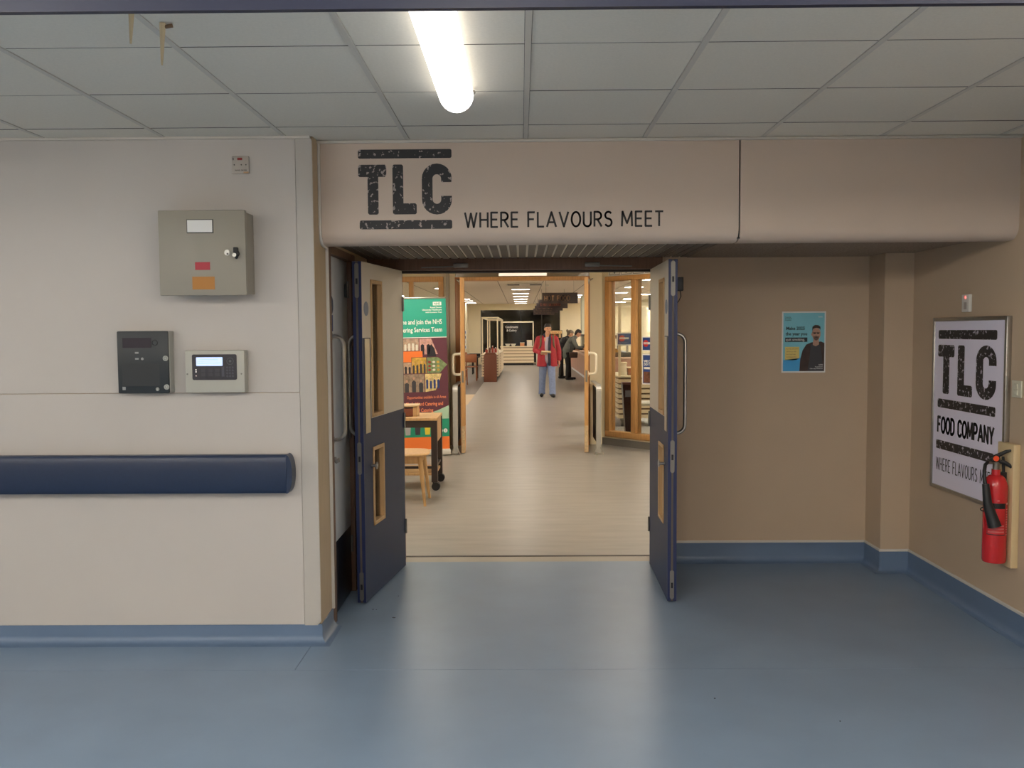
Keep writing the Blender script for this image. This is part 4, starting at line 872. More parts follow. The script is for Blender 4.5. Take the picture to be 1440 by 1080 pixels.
for k in range(3):
    b = B(BF(.0018)); b.prism([(.69 + k * .06 + .027 * math.cos(t), .235 + .027 * math.sin(t)) for t in [PI * 2 * i / 14 for i in range(14)]], 0, .0003); obj('printed_badge', b, PRINTW, bn)
    text('a&?'[k], (.69 + k * .06, .222, .0026), .034, (BG, REDP, BG)[k], bn, M=BF(0), align='CENTER')
# molded chair in front of the table
def sweep_leg(b, p0, p1, r0_, r1_, seg=10):
    p0, p1 = Vector(p0), Vector(p1); b.tube([p0, p0.lerp(p1, .5), p1], [r0_, (r0_ + r1_) / 2 * 1.02, r1_], seg)
ch = root('dining_chair', 'pale timber chair with a shaped round-edged seat, beside the wheeled table', 'chair', (-1.09, 8.30, 0))
b = B(); sx_, sy_ = .235, .22
R0 = [(-1.09 + sx_ * math.copysign(abs(math.cos(t)) ** .6, math.cos(t)), 8.30 + sy_ * math.copysign(abs(math.sin(t)) ** .6, math.sin(t))) for t in [PI * 2 * i / 28 for i in range(28)]]
rings = []
for k, z in ((.93, .452), (1.0, .462), (1.0, .472), (.95, .482), (.6, .476)): rings.append([b.v((-1.09 + (x + 1.09) * k, 8.30 + (y - 8.30) * k, z)) for x, y in R0])
for A_, C_ in zip(rings, rings[1:]):
    for k in range(28): b.bm.faces.new([A_[k], A_[(k + 1) % 28], C_[(k + 1) % 28], C_[k]])
b.bm.faces.new(rings[0][::-1]); b.bm.faces.new(rings[-1]); obj('seat', b, OAKL, ch)
for sx in (-1, 1):
    for sy in (-1, 1):
        b = B(); sweep_leg(b, (-1.09 + sx * .155, 8.30 + sy * .15, .455), (-1.09 + sx * .205, 8.30 + sy * .205, 0), .024, .012); obj('leg', b, OAKL, ch)
b = B(); b.box(-1.24, -.94, 8.135, 8.165, .385, .45, bev=.006); b.box(-1.24, -.94, 8.435, 8.465, .385, .45, bev=.006); b.box(-.955, -.925, 8.15, 8.45, .385, .45, bev=.006); obj('seat_frame', b, OAKL, ch)
b = B(); b.tube([(-1.29, 8.12, .44), (-1.33, 8.11, .84)], .014); b.tube([(-1.29, 8.48, .44), (-1.33, 8.49, .84)], .014); b.box(-1.345, -1.32, 8.10, 8.50, .68, .86, bev=.008); obj('backrest', b, OAKL, ch)

# ------------------------------------------------------------------ cafe fittings
CARTM = mat('cart_slat_cream', (232, 214, 184), .5); CARTG = mat('cart_inner_brown', (120, 96, 76), .7)
def cart(label, x0, x1, y0, y1, top=.86, posts=(), frame_top=2.05, slats=8, castors=True):
    r = root('display_cart', label, 'cart', ((x0 + x1) / 2, (y0 + y1) / 2, 0), 'cream slatted display carts')
    zb = .14 if castors else .12
    b = B(); b.box(x0 + .03, x1 - .03, y0 + .03, y1 - .03, zb + .01, top - .03); obj('carcass', b, CARTG, r)
    b = B(); st = (top - .03 - zb) / slats
    for k in range(slats):
        z = zb + k * st
        b.box(x0, x1, y0, y0 + .022, z, z + st * .68); b.box(x0, x0 + .022, y0 + .022, y1 - .022, z, z + st * .68); b.box(x1 - .022, x1, y0 + .022, y1 - .022, z, z + st * .68); b.box(x0, x1, y1 - .022, y1, z, z + st * .68)
    tag(obj('slatted_cladding', b, CARTM, r, smooth=False), kind='stuff')
    b = B(); b.box(x0 - .01, x1 + .01, y0 - .01, y1 + .01, top - .03, top, bev=.004); obj('worktop', b, CREAMP, r)
    if posts:
        for x in (x0 + .03, x1 - .03):
            for y in posts:
                b = B(); b.box(x - .020, x + .020, y - .020, y + .020, top, frame_top); obj('post', b, CREAMP, r)
        for z in (frame_top,):
            b = B()
            for x in (x0 + .03, x1 - .03): b.box(x - .022, x + .022, y0, y1, z - .045, z)
            for y in posts: b.box(x0 + .03, x1 - .03, y - .022, y + .022, z - .045, z)
            obj('top_rail', b, CREAMP, r)
    if castors:
        for x in (x0 + .08, x1 - .08):
            for y in (y0 + .1, y1 - .1):
                b = B(); b.cyl((x - .02, y, .055), (x + .02, y, .055), .055, seg=16); b.box(x - .03, x + .03, y - .02, y + .03, .09, .15, bev=.006); obj('castor', b, STEELD, r)
    return r
cart('tall framed cream slatted cart behind the brown stand', -1.27, -.72, 28.75, 31.0, posts=(28.8,), slats=8)
cart('second cream slatted cart, further from the brown stand', -1.27, -.70, 31.2, 33.6, posts=(33.5,), slats=8)
cart('third cream slatted cart, closest to the dark back window side', -1.27, -.70, 33.8, 35.8, posts=(35.7,), slats=8)
# back counter below the black sign
ck = root('back_counter', 'cream slatted counter with a thin white frame in front of the dark back window', 'counter', (-.1, 42, 0))
x0, x1 = -.95, .60
b = B(); b.box(x0, x1, 41.8, 42.5, .10, .84); obj('carcass', b, CARTG, ck)
b = B()
for k in range(5): b.box(x0, x1, 41.775, 41.80, .115 + k * .145, .115 + k * .145 + .112)
tag(obj('slatted_front', b, CARTM, ck, smooth=False), kind='stuff')
b = B(); b.box(x0 - .02, x1 + .02, 41.74, 42.52, .84, .885, bev=.005); obj('worktop', b, CREAMP, ck)
b = B(); b.box(x0 + .02, x1 - .02, 41.84, 42.48, 0, .10); obj('plinth', b, BLACK, ck)
for x in (x0 + .02, x1 - .02):
    b = B(); b.box(x - .025, x + .025, 42.42, 42.47, .885, 2.02); obj('post', b, CREAMP, ck)
b = B(); b.box(x0, x1, 42.42, 42.47, 1.99, 2.05); obj('top_rail', b, CREAMP, ck)
b = B(); b.box(-.66, -.10, 42.48, 42.50, 1.60, 1.92); o = obj('black_panel', b, mat('sign_black', (26, 26, 26), .5), ck)
text('Condiments', (-.14, 1.74, 0), .15, PRINTW, o, M=XF((0, 42.478, 0)), align='RIGHT', sx=.8); text('& Cutlery', (-.20, 1.58, 0), .15, PRINTW, o, M=XF((0, 42.478, 0)), align='RIGHT', sx=.8)
def small_box(nm, label, cat, x, y, z, w, d, h, m, grp=None):
    r = root(nm, label, cat, (x, y, z), grp)
    b = B(); b.box(x - w / 2, x + w / 2, y - d / 2, y + d / 2, z, z + h * .86, bev=.01); obj('body', b, m, r)
    b = B(); b.box(x - w / 2 - .008, x + w / 2 + .008, y - d / 2 - .008, y + d / 2 + .008, z + h * .86, z + h, bev=.006); obj('lid', b, CREAMP, r); return r
for x, lb in ((-.62, 'white bowl on the back counter, closest to the carts'), (-.36, 'white bowl on the back counter, second from the carts')):
    r = root('bowl', lb, 'bowl', (x, 42.1, .885), 'white bowls on the back counter'); b = B(); b.lathe([(0, .887), (.06, .887), (.13, 1.0), (.12, 1.0), (.05, .91), (0, .91)], (x, 42.1, 0), 18); obj('dish', b, WHITEP, r)
small_box('napkin_box', 'orange brown box on the back counter beside the white dispenser', 'box', .06, 42.1, .885, .20, .2, .17, mat('box_orange', (206, 140, 96), .5))
small_box('dispenser', 'white upright dispenser at the end of the back counter', 'dispenser', .40, 42.1, .885, .24, .2, .28, WHITEP)
small_box('cafe_box', 'white low cabinet standing beside the back counter', 'cabinet', .86, 42.2, 0, .30, .4, .80, WHITEP)
# brown stand in front of the carts
bs = root('menu_stand', 'brown boxed stand at the near end of the cream carts', 'stand', (-.96, 28.3, 0))
b = B(); MS = mat('stand_brown', (112, 64, 44), .55)
b.box(-1.17, -.77, 28.1, 28.55, 0, .84, bev=.005); obj('body', b, MS, bs)
b = B(XF((-1.17, 28.55, 0))); b.prism([(0, .84), (.40, .84), (.34, .92), (.06, .92)], 0, .40); obj('sloped_top', b, MS, bs)
def bottle(x, y, z, h, label, m, grp):
    r = root('bottle', label, 'bottle', (x, y, z), grp); b = B(); b.lathe([(0, z), (.04, z), (.042, z + h * .6), (.016, z + h * .8), (.016, z + h * .92)], (x, y, 0), 12); obj('body', b, m, r)
    b = B(); b.cyl((x, y, z + h * .9), (x, y, z + h), .019, seg=10); obj('cap', b, PRINTW, r)
RB = mat('sauce_red', (150, 56, 40), .4)
for k, (x, h, m_) in enumerate(((-1.09, .13, RB), (-.995, .18, mat('sauce_brown', (96, 52, 36), .4)), (-.90, .21, RB), (-.805, .16, RB))):
    bottle(x, 28.4, .92, h, ('short red bottle at the table end of the brown stand', 'dark brown bottle standing on the brown stand', 'tallest red bottle standing on the brown stand', 'red bottle at the walkway end of the brown stand')[k], m_, 'bottles on the brown stand')
small_box('serviette_box', 'white serviette box on the first cream cart', 'box', -.80, 29.3, .86, .16, .3, .16, WHITEP)
small_box('tray_stack', 'low white stack of trays on the first cream cart', 'trays', -1.05, 29.6, .86, .22, .4, .12, WHITEP)

# hanging signs
SB = mat('sign_brown_black', (52, 40, 40), .5); GOLD = mat('sign_gold_text', (178, 140, 104), .5); SC_ = mat('sign_red_text', (150, 84, 66), .5)
def hang_sign(y, s, sm, m_, label, x0=.55, x1=1.47, big=.16):
    r = root('hanging_sign', label, 'sign', (1.0, y, 2.3), 'brown signs hanging over the food counter')
    b = B(); b.box(x0, x1, y - .02, y + .02, 2.30, 2.575, bev=.004); obj('board', b, SB, r)
    for x in (x0 + .1, x1 - .1):
        b = B(); b.cyl((x, y, 2.575), (x, y, 2.9), .004, seg=6); obj('wire', b, STEELD, r)
    b = B(XF((x0 + .06, y - .028, 2.37))); b.flat = True; stroke_text(s, big, .13 if len(s) < 10 else .10, .016, b, gap=.24); obj('lettering', b, m_, r, smooth=False)
hang_sign(23.2, 'HOT FOOD', 0, GOLD, 'nearest hanging brown sign reading HOT FOOD', big=.66)
hang_sign(28.2, '& HOT DESSERTS', 0, SC_, 'second hanging brown sign reading & HOT DESSERTS', big=.64)
hang_sign(31.5, 'SALADS', 0, GOLD, 'third hanging brown sign, just behind the desserts sign', big=.5)
hang_sign(35.2, 'COLD DRINKS', 0, GOLD, 'fourth hanging brown sign, between the desserts sign and the last one', big=.6)
hang_sign(39.3, 'PLEASE PAY HERE', 0, GOLD, 'last and farthest hanging brown sign in front of the dark window', big=.7)

# food counter
fc = root('food_counter', 'long food counter with a brownish pink front and dark top beyond the timber doors', 'counter', (2.4, 31, 0))
CF = mat('counter_front', (176, 134, 118), .4, noise=(2, .06))
b = B(); b.box(2.10, 2.95, 23.0, 38.0, .10, .86); obj('carcass', b, CF, fc)
for k in range(12):
    b = B(); y = 23.0 + k * 1.25; b.box(2.085, 2.10, y + .006, y + 1.244, .11, .85); obj('front_panel', b, CF, fc)
b = B(); b.box(2.14, 2.9, 23.05, 37.9, 0, .10); obj('plinth', b, mat('plinth_white', (222, 224, 232), .4), fc)
b = B(); b.box(2.05, 3.0, 22.95, 38.05, .86, .90, bev=.005); obj('worktop', b, mat('counter_top', (206, 170, 150), .35), fc)
b = B(); b.box(1.88, 2.05, 22.95, 38.0, .84, .86, bev=.004); obj('tray_rail', b, mat('tray_rail', (214, 178, 160), .3), fc)
for k, y in enumerate((24.5, 28.4, 32.5)):
    r = root('food_display', ('heated black food display, nearest along the counter', 'heated black food display in front of the leaning women', 'heated black food display, farthest along the counter')[k], 'display', (2.5, y, .9), 'displays on the food counter')
    b = B(); b.box(2.20, 2.9, y - 1.2, y + 1.2, .902, 1.02, bev=.01); obj('base', b, BLACK, r)
    b = B(); b.box(2.20, 2.85, y - 1.2, y + 1.2, 1.38, 1.46, bev=.01); obj('hood', b, BLACK, r)
    for yy in (y - 1.15, y + 1.15):
        b = B(); b.box(2.74, 2.79, yy - .025, yy + .025, 1.02, 1.38); obj('post', b, STEELD, r)
    for q in range(4):
        b = B(); b.lathe([(0, 1.021), (.11, 1.021), (.13, 1.07), (.05, 1.12), (0, 1.12)], (2.45, y - .9 + q * .6, 0), 12); obj('dish', b, (mat('food_gold', (190, 140, 70), .6), mat('food_dark', (60, 50, 44), .6))[q % 2], r)
# vending shelf by the window
vs = root('snack_shelf', 'tall snack shelf with warm lit goods beside the dark back window', 'shelf', (1.65, 42.3, 0))
b = B(); b.box(1.36, 1.40, 42.1, 42.6, 0, 1.62); b.box(1.90, 1.94, 42.1, 42.6, 0, 1.62); b.box(1.36, 1.94, 42.58, 42.6, 0, 1.62); obj('frame', b, mat('shelf_dark', (50, 34, 30), .5), vs)
b = B(); b.box(1.38, 1.92, 42.08, 42.14, 1.46, 1.60); obj('header', b, mat('shelf_header', (222, 190, 130), .5), vs)
text('SNACKS', (1.65, 1.49, 0), .11, mat('header_red', (170, 60, 40), .5), vs, M=XF((0, 42.078, 0)), align='CENTER', sx=1.1)
for k in range(5):
    b = B(); b.box(1.40, 1.90, 42.12, 42.58, .18 + k * .27, .20 + k * .27); obj('shelf', b, OAKL, vs)
for k in range(5):
    for q in range(4):
        x = 1.46 + q * .125; z = .20 + k * .27
        r = root('snack_packet', ('red', 'orange', 'dark brown', 'cream')[(k + q) % 4] + ' snack packet on the ' + ('bottom', 'second lowest', 'middle', 'second highest', 'top')[k] + ' level of the snack shelf', 'packet', (x, 42.25, z), 'snack packets on the tall shelf')
        b = B(); b.box(x - .05, x + .05, 42.16, 42.30, z + .001, z + .17, bev=.01); obj('bag', b, mat('packet_%d' % ((k + q) % 4), ((150, 50, 40), (196, 120, 60), (90, 40, 36), (210, 180, 140))[(k + q) % 4], .5), r)
# dining area
BRT = mat('chair_brown', (150, 92, 58), .5, noise=(8, .1)); DKT = mat('table_dark', (60, 44, 40), .5)
def cafe_chair(x, y, rz, label):
    r = root('cafe_chair', label, 'chair', (0, 0, 0), 'brown cafe chairs'); r['_local'] = 1
    b = B(); b.box(-.21, .21, -.20, .20, .44, .47, bev=.01); obj('seat', b, BRT, r)
    for sx in (-.185, .185):
        b = B(); b.tube([(sx, .17, .44), (sx, .19, 0)], [.018, .014]); obj('leg', b, BRT, r)
        b = B(); b.tube([(sx, -.18, 0), (sx, -.18, .46), (sx, -.21, .84)], [.014, .019, .016]); obj('leg', b, BRT, r)
    b = B(); b.box(-.20, .20, -.225, -.20, .60, .86, bev=.01); obj('backrest', b, BRT, r)
    r.matrix_basis = Matrix.Translation((x, y, 0)) @ Matrix.Rotation(rz, 4, 'Z')
cafe_chair(-1.62, 28.9, 0, 'brown cafe chair with its back to the doors, nearest the brown stand')
cafe_chair(-1.86, 26.6, -.5, 'brown cafe chair half hidden by the open timber door leaf')
cafe_chair(-2.15, 31.4, 2.9, 'brown cafe chair on the far side of the dark table')
def cafe_table(x, y, label):
    r = root('cafe_table', label, 'table', (x, y, 0), 'dark cafe tables')
    b = B(); b.box(x - .6, x + .6, y - .4, y + .4, .72, .75, bev=.006); obj('table_top', b, DKT, r)
    for sx in (-.5, .5):
        for sy in (-.32, .32):
            b = B(); b.box(x + sx - .025, x + sx + .025, y + sy - .025, y + sy + .025, 0, .72); obj('leg', b, BLACK, r)
cafe_table(-1.98, 30.0, 'dark cafe table nearest the brown stand'); cafe_table(-2.3, 33.5, 'second dark cafe table, closer to the paper notices')
small_box('condiment_box', 'dark box of condiments on the nearer cafe table', 'box', -1.55, 30.1, .75, .36, .2, .12, BLACK)
small_box('menu_box', 'brown box of menus on the nearer cafe table', 'box', -2.05, 30.0, .75, .3, .2, .10, BRT)
for k in range(4):
    for q in range(2):
        x = -2.93 + q * .26; z = .80 + k * .22 + .0
        r = root('paper_notice', ('lowest', 'second lowest', 'second highest', 'highest')[k] + ' white paper notice in the ' + ('outer' if q == 0 else 'inner') + ' column on the cafe pillar', 'notice', (x, 40.5, z), 'paper notices on the cafe pillar')
        b = B(); b.box(x, x + .21, 40.493, 40.499, z, z + .19); obj('sheet', b, PRINTW, r)
        b = B(); b.box(x + .03, x + .18, 40.4915, 40.493, z + .03, z + .15); obj('printed_area', b, (GREYP, mat('notice_blue', (120, 140, 170), .5), mat('notice_pale', (200, 196, 190), .5))[(k + q) % 3], r)
# cafe side seen through the angled window
cart('cream slatted cart behind the cafe window with a blue card on its post', 1.60, 2.6, 14.8, 16.3, top=.84, posts=(14.84, 16.26), slats=8)
cd = root('notice_card', 'blue card with a red disc hanging on the cream cart post behind the window', 'notice', (1.7, 14.8, 1.3))
G = XF((1.575, 14.79, 1.345)); b = B(G); b.box(0, .265, 0, .215, 0, .004); obj('sheet', b, PRINTW, cd)
b = B(G @ Matrix.Translation((0, 0, .0045))); b.box(.02, .245, .02, .195, 0, .0005); obj('printed_area', b, BLUEP, cd)
G2 = G @ Matrix.Translation((0, 0, .0056)); b = B(G2); b.prism([(.09 + .05 * math.cos(t), .118 + .05 * math.sin(t)) for t in [PI * 2 * i / 20 for i in range(20)]], 0, .0004); obj('red_disc', b, REDP, cd)
b = B(G2 @ Matrix.Translation((0, 0, .0008))); b.box(.045, .20, .104, .134, 0, .0004); obj('white_band', b, PRINTW, cd); text('STOP', (.05, .108, .0016), .03, REDP, cd, M=G2)
text('Please clear your tray', (.04, .04, .0006), .016, PRINTW, cd, M=G2)
bi = root('tapered_bin', 'tall dark burgundy tapered bin behind the cafe window', 'bin', (1.67, 13.75, 0))
b = B(); P0 = [(-.075, -.09), (.085, -.09), (.085, .09), (-.075, .09)]; P1 = [(-.105, -.11), (.11, -.11), (.11, .11), (-.105, .11)]
lo = [b.v((1.67 + x, 13.75 + y, 0)) for x, y in P0]; hi = [b.v((1.65 + x, 13.75 + y, .77)) for x, y in P1]; b.bm.faces.new(lo[::-1]); b.bm.faces.new(hi)
for k in range(4): b.bm.faces.new([lo[k], lo[(k + 1) % 4], hi[(k + 1) % 4], hi[k]])
obj('body', b, mat('burgundy_dark', (52, 24, 26), .2), bi)
b = B(); b.box(1.54, 1.765, 13.635, 13.865, .77, .80, bev=.01); obj('lid', b, mat('burgundy_lid', (86, 34, 36), .4), bi)
b = B(); b.box(1.585, 1.68, 13.632, 13.640, .58, .68); obj('painted_reflection', b, GREYP, bi)  # paler rectangle put on the bin front as a reflection
wt = root('white_table', 'small white topped table behind the second window pane', 'table', (2.1, 13.3, 0))
b = B(); b.box(1.68, 2.5, 12.95, 13.5, .50, .535, bev=.008); obj('table_top', b, WHITEP, wt)
for x in (1.98, 2.4):
    b = B(); b.cyl((x, 13.25, 0), (x, 13.25, .50), .02); obj('leg', b, STEELD, wt)
for k, (x, h, c_) in enumerate(((1.72, .22, (222, 214, 196)), (1.84, .14, (150, 90, 60)), (1.98, .18, (210, 190, 120)), (2.12, .12, (110, 60, 44)))):
    small_box('cart_box', ('white carton', 'low brown carton', 'yellowish carton', 'dark brown low carton')[k] + ' on the cart behind the cafe window', 'box', x, 15.1, .84, .1, .15, h, mat('carton_%d' % k, c_, .5))

# dirt specks on the blue floor
b = B()
for x, y, rr in ((-.72, 4.91, .007), (-.75, 5.32, .003), (-.86, 5.06, .004), (-.84, 5.055, .003), (.83, 3.80, .004), (1.29, 3.57, .003)):
    b.prism([(x + rr * random.uniform(.6, 1.2) * math.cos(t) * 1.3, y + rr * random.uniform(.6, 1.2) * math.sin(t)) for t in [PI * 2 * i / 7 for i in range(7)]], 0.0002, .0018)
tag(obj('dirt_specks', b, BLACK, fl), kind='stuff')

# ------------------------------------------------------------------ people
def union(o, vox, sm=4):
    md = o.modifiers.new('union', 'REMESH'); md.mode = 'VOXEL'; md.voxel_size = vox; md.use_smooth_shade = True
    ms = o.modifiers.new('smooth', 'SMOOTH'); ms.iterations = sm; ms.factor = .5; return o
SKIN = mat('skin', (206, 156, 126), .5, noise=(14, .06)); HAIR = mat('hair_black', (24, 20, 18), .5, noise=(60, .3)); SHOE = mat('shoe_black', (28, 26, 28), .4)
def hand(b, w, d, side, curl=.35, s=1.0):
    """palm and five fingers from wrist w in direction d; side = thumb direction"""
    w, d, side = Vector(w), Vector(d).normalized(), Vector(side).normalized(); n = d.cross(side).normalized()
    b.caps(w, w + d * .05 * s, .022 * s, .030 * s); b.caps(w + d * .04 * s - side * .018 * s, w + d * .09 * s - side * .024 * s, .020 * s, .014 * s); b.caps(w + d * .04 * s + side * .018 * s, w + d * .09 * s + side * .022 * s, .020 * s, .014 * s)
    for k, L in enumerate((.070, .080, .074, .058)):
        o_ = side * (.027 - .018 * k) * s; p = w + d * .088 * s + o_; q = p + (d * math.cos(curl * .6) + n * math.sin(curl * .6)) * L * .5 * s; t = q + (d * math.cos(curl * 2) + n * math.sin(curl * 2)) * L * .5 * s
        b.caps(p, q, .0095 * s, .009 * s, 8); b.caps(q, t, .009 * s, .0075 * s, 8)
    p = w + d * .03 * s + side * .028 * s; q = p + (d * .6 + side * .8) * .035 * s; b.caps(p, q, .012 * s, .010 * s, 8); b.caps(q, q + (d * .95 + n * .3) * .03 * s, .010 * s, .008 * s, 8)
def head(b, c, fwd, s=1.0):
    """skull, jaw, nose, ears about centre c, facing fwd"""
    c, f = Vector(c), Vector(fwd).normalized(); l = Vector((0, 0, 1)).cross(f).normalized(); u = f.cross(l)
    b.caps(c + u * .03 * s - f * .015 * s, c + u * .035 * s + f * .02 * s, .078 * s, .074 * s, 16); b.caps(c - u * .02 * s + f * .02 * s, c - u * .075 * s + f * .045 * s, .064 * s, .036 * s, 16)
    b.caps(c + f * .088 * s + u * .012 * s, c + f * .106 * s - u * .022 * s, .009 * s, .014 * s, 8)
    for e in (-1, 1):
        b.caps(c + l * e * .076 * s + u * .015 * s - f * .005 * s, c + l * e * .079 * s - u * .02 * s, .014 * s, .010 * s, 8)
    return c, f, l, u
def face(par, c, f, l, u, s=1.0):
    b = B()
    for e in (-1, 1): b.ball(c + f * .083 * s + l * e * .031 * s + u * .006 * s, (.010 * s, .006 * s, .006 * s), 8)
    obj('eyes', b, mat('eye_dark', (34, 24, 20), .3), par)
    b = B()
    for e in (-1, 1): b.caps(c + f * .086 * s + l * e * .018 * s + u * .026 * s, c + f * .078 * s + l * e * .048 * s + u * .026 * s, .004 * s, .003 * s, 6)
    obj('eyebrows', b, HAIR, par)
    b = B(); b.caps(c + f * .088 * s + l * .018 * s - u * .052 * s, c + f * .088 * s - l * .018 * s - u * .052 * s, .006 * s, .006 * s, 8); obj('mouth', b, mat('lips', (160, 92, 84), .5), par)
# man walking towards the doors: local frame faces -Y
mx, my = .63, 21.7
pm = root('person', 'person in an open red jacket and pale blue trousers walking with a paper packet', 'person', (mx, my, 0)); 
def q(x, y, z): return (mx + x, my + y, z)
b = B()
b.caps(q(0, 0, .92), q(0, 0, 1.12), .135, .125, 20); b.caps(q(-.05, 0, 1.15), q(.05, 0, 1.15), .13, .13, 20); b.caps(q(-.11, 0, 1.36), q(.11, 0, 1.36), .10, .10, 16); b.caps(q(0, 0, 1.40), q(.01, -.02, 1.54), .06, .055, 16)
hd = head(b, q(.018, -.035, 1.635), (.28, -1, -.05), 1.02)
b.caps(q(-.09, 0, .90), q(-.11, .02, .50), .095, .060); b.caps(q(-.11, .02, .50), q(-.125, .06, .09), .058, .038); b.caps(q(-.125, .07, .06), q(-.13, -.06, .035), .036, .028)
b.caps(q(.09, 0, .90), q(.11, -.16, .50), .095, .060); b.caps(q(.11, -.16, .50), q(.115, -.20, .09), .058, .038); b.caps(q(.115, -.20, .06), q(.13, -.34, .04), .036, .028)
b.caps(q(-.19, 0, 1.40), q(-.275, .02, 1.13), .052, .042); b.caps(q(-.275, .02, 1.13), q(-.13, -.20, 1.05), .040, .028)
b.caps(q(.19, 0, 1.40), q(.265, .03, 1.12), .052, .042); b.caps(q(.265, .03, 1.12), q(.29, -.02, .86), .040, .027)
hand(b, q(-.13, -.20, 1.05), (.9, -.35, .05), (-.2, -.4, .9), .5); hand(b, q(.29, -.02, .86), (.1, -.1, -1), (0, -1, 0), .35)
body = union(obj('body', b, SKIN, pm), .0075, 3); face(pm, *hd, 1.02)
b = B(); c, f, l, u = hd
b.caps(c + u * .055 - f * .02, c + u * .065 + f * .015, .086, .078, 16); b.caps(c - f * .045 + u * .02, c - f * .05 - u * .02, .070, .05, 14)
for e in (-1, 1): b.caps(c + l * e * .066 + u * .05 + f * .01, c + l * e * .072 + u * .01 - f * .01, .02, .012, 8)
for k in range(5): b.caps(c + u * .10 + f * .04 + l * (k - 2) * .024, c + u * .135 + f * .055 + l * (k - 2) * .026, .022, .010, 8)
union(obj('hair', b, HAIR, pm), .008, 1)
TRO = mat('trousers_pale_blue', (118, 134, 172), .7, noise=(20, .12), bump=(30, .4))
b = B(); b.caps(q(-.06, 0, .93), q(.06, 0, .93), .135, .135, 18)
b.caps(q(-.088, 0, .88), q(-.112, .02, .50), .110, .086, 16); b.caps(q(-.112, .02, .50), q(-.128, .06, .13), .084, .078, 16); b.tube([q(-.128, .06, .16), q(-.128, .05, .060)], [.078, .082], 18)
b.caps(q(.088, 0, .88), q(.112, -.16, .50), .110, .086, 16); b.caps(q(.112, -.16, .50), q(.122, -.21, .13), .084, .078, 16); b.tube([q(.122, -.21, .16), q(.122, -.230, .065)], [.078, .082], 18)
union(obj('trousers', b, TRO, pm), .010, 3)
b = B(); b.caps(q(-.128, .09, .05), q(-.140, -.12, .042), .050, .044, 14); union(obj('shoe', b, SHOE, pm), .008, 2)
b = B(); b.caps(q(.118, -.18, .05), q(.145, -.39, .048), .050, .044, 14); union(obj('shoe', b, SHOE, pm), .008, 2)
SHIRT = mat('shirt_lavender', (176, 168, 186), .7)
b = B(); b.caps(q(0, -.005, .92), q(0, -.005, 1.14), .138, .130, 18); b.caps(q(-.02, -.005, 1.16), q(.02, -.005, 1.36), .132, .108, 18); union(obj('shirt', b, SHIRT, pm), .009, 3)
RJ = mat('jacket_red', (160, 32, 48), .6, noise=(16, .14), bump=(22, .5)); NJ = mat('jacket_lining_navy', (40, 46, 66), .6)
b = B()
for sx in (-1, 1):
    b.tube([q(sx * .132, -.045, .735), q(sx * .128, -.045, .85), q(sx * .112, -.045, 1.16)], [.124, .116, .104], 20); b.caps(q(sx * .112, -.045, 1.16), q(sx * .125, -.03, 1.38), .104, .088, 18); b.caps(q(sx * .12, .01, 1.40), q(sx * .19, .0, 1.40), .085, .078, 14)
    b.tube([q(sx * .10, .05, .735), q(sx * .09, .05, .85), q(sx * .09, .05, 1.36)], [.124, .112, .10], 18)
b.caps(q(-.20, 0, 1.395), q(-.285, .02, 1.13), .080, .068, 14); b.caps(q(-.285, .02, 1.13), q(-.165, -.15, 1.065), .066, .052, 14)
b.caps(q(.20, 0, 1.395), q(.28, .03, 1.12), .080, .068, 14); b.caps(q(.28, .03, 1.12), q(.295, -.005, .91), .066, .055, 14)
union(obj('jacket', b, RJ, pm), .010, 3)
b = B(); b.caps(q(.060, -.135, .78), q(.050, -.135, 1.10), .036, .036, 12); b.caps(q(.050, -.135, 1.10), q(.065, -.105, 1.42), .036, .034, 12); b.caps(q(-.06, -.05, 1.40), q(-.04, -.01, 1.50), .030, .028, 10); b.caps(q(.075, -.06, 1.42), q(.06, -.01, 1.50), .034, .030, 10); b.caps(q(-.05, .05, 1.49), q(.05, .05, 1.49), .05, .05, 12); union(obj('jacket_lining', b, NJ, pm), .009, 3)
OL = mat('strap_olive', (96, 86, 62), .7)
for sx in (-1, 1):
    b = B(); pts = [q(sx * .12, .06, 1.47), q(sx * .145, -.05, 1.485), q(sx * .150, -.118, 1.38), q(sx * .158, -.140, 1.24), q(sx * .205, -.06, 1.12)]; b.tube(pts, [.022] * 5, 8); obj('strap', b, OL, pm)
b = B(); b.caps(q(0, .19, 1.02), q(0, .19, 1.34), .13, .12, 16); union(obj('backpack', b, OL, pm), .012, 2)
b = B(); M_ = Matrix.Translation(q(-.02, -.255, 1.085)) @ Matrix.Rotation(.06, 4, 'Y') @ Matrix.Rotation(-.25, 4, 'X'); b = B(M_); b.box(-.13, .11, -.06, .06, -.010, .010, bev=.006); b.box(-.12, .10, -.05, .05, .010, .024, bev=.006)
tag(obj('paper_packet', b, mat('packet_cream', (222, 206, 164), .6), None), 'cream flat paper packet held by the person in the red jacket', 'packet')
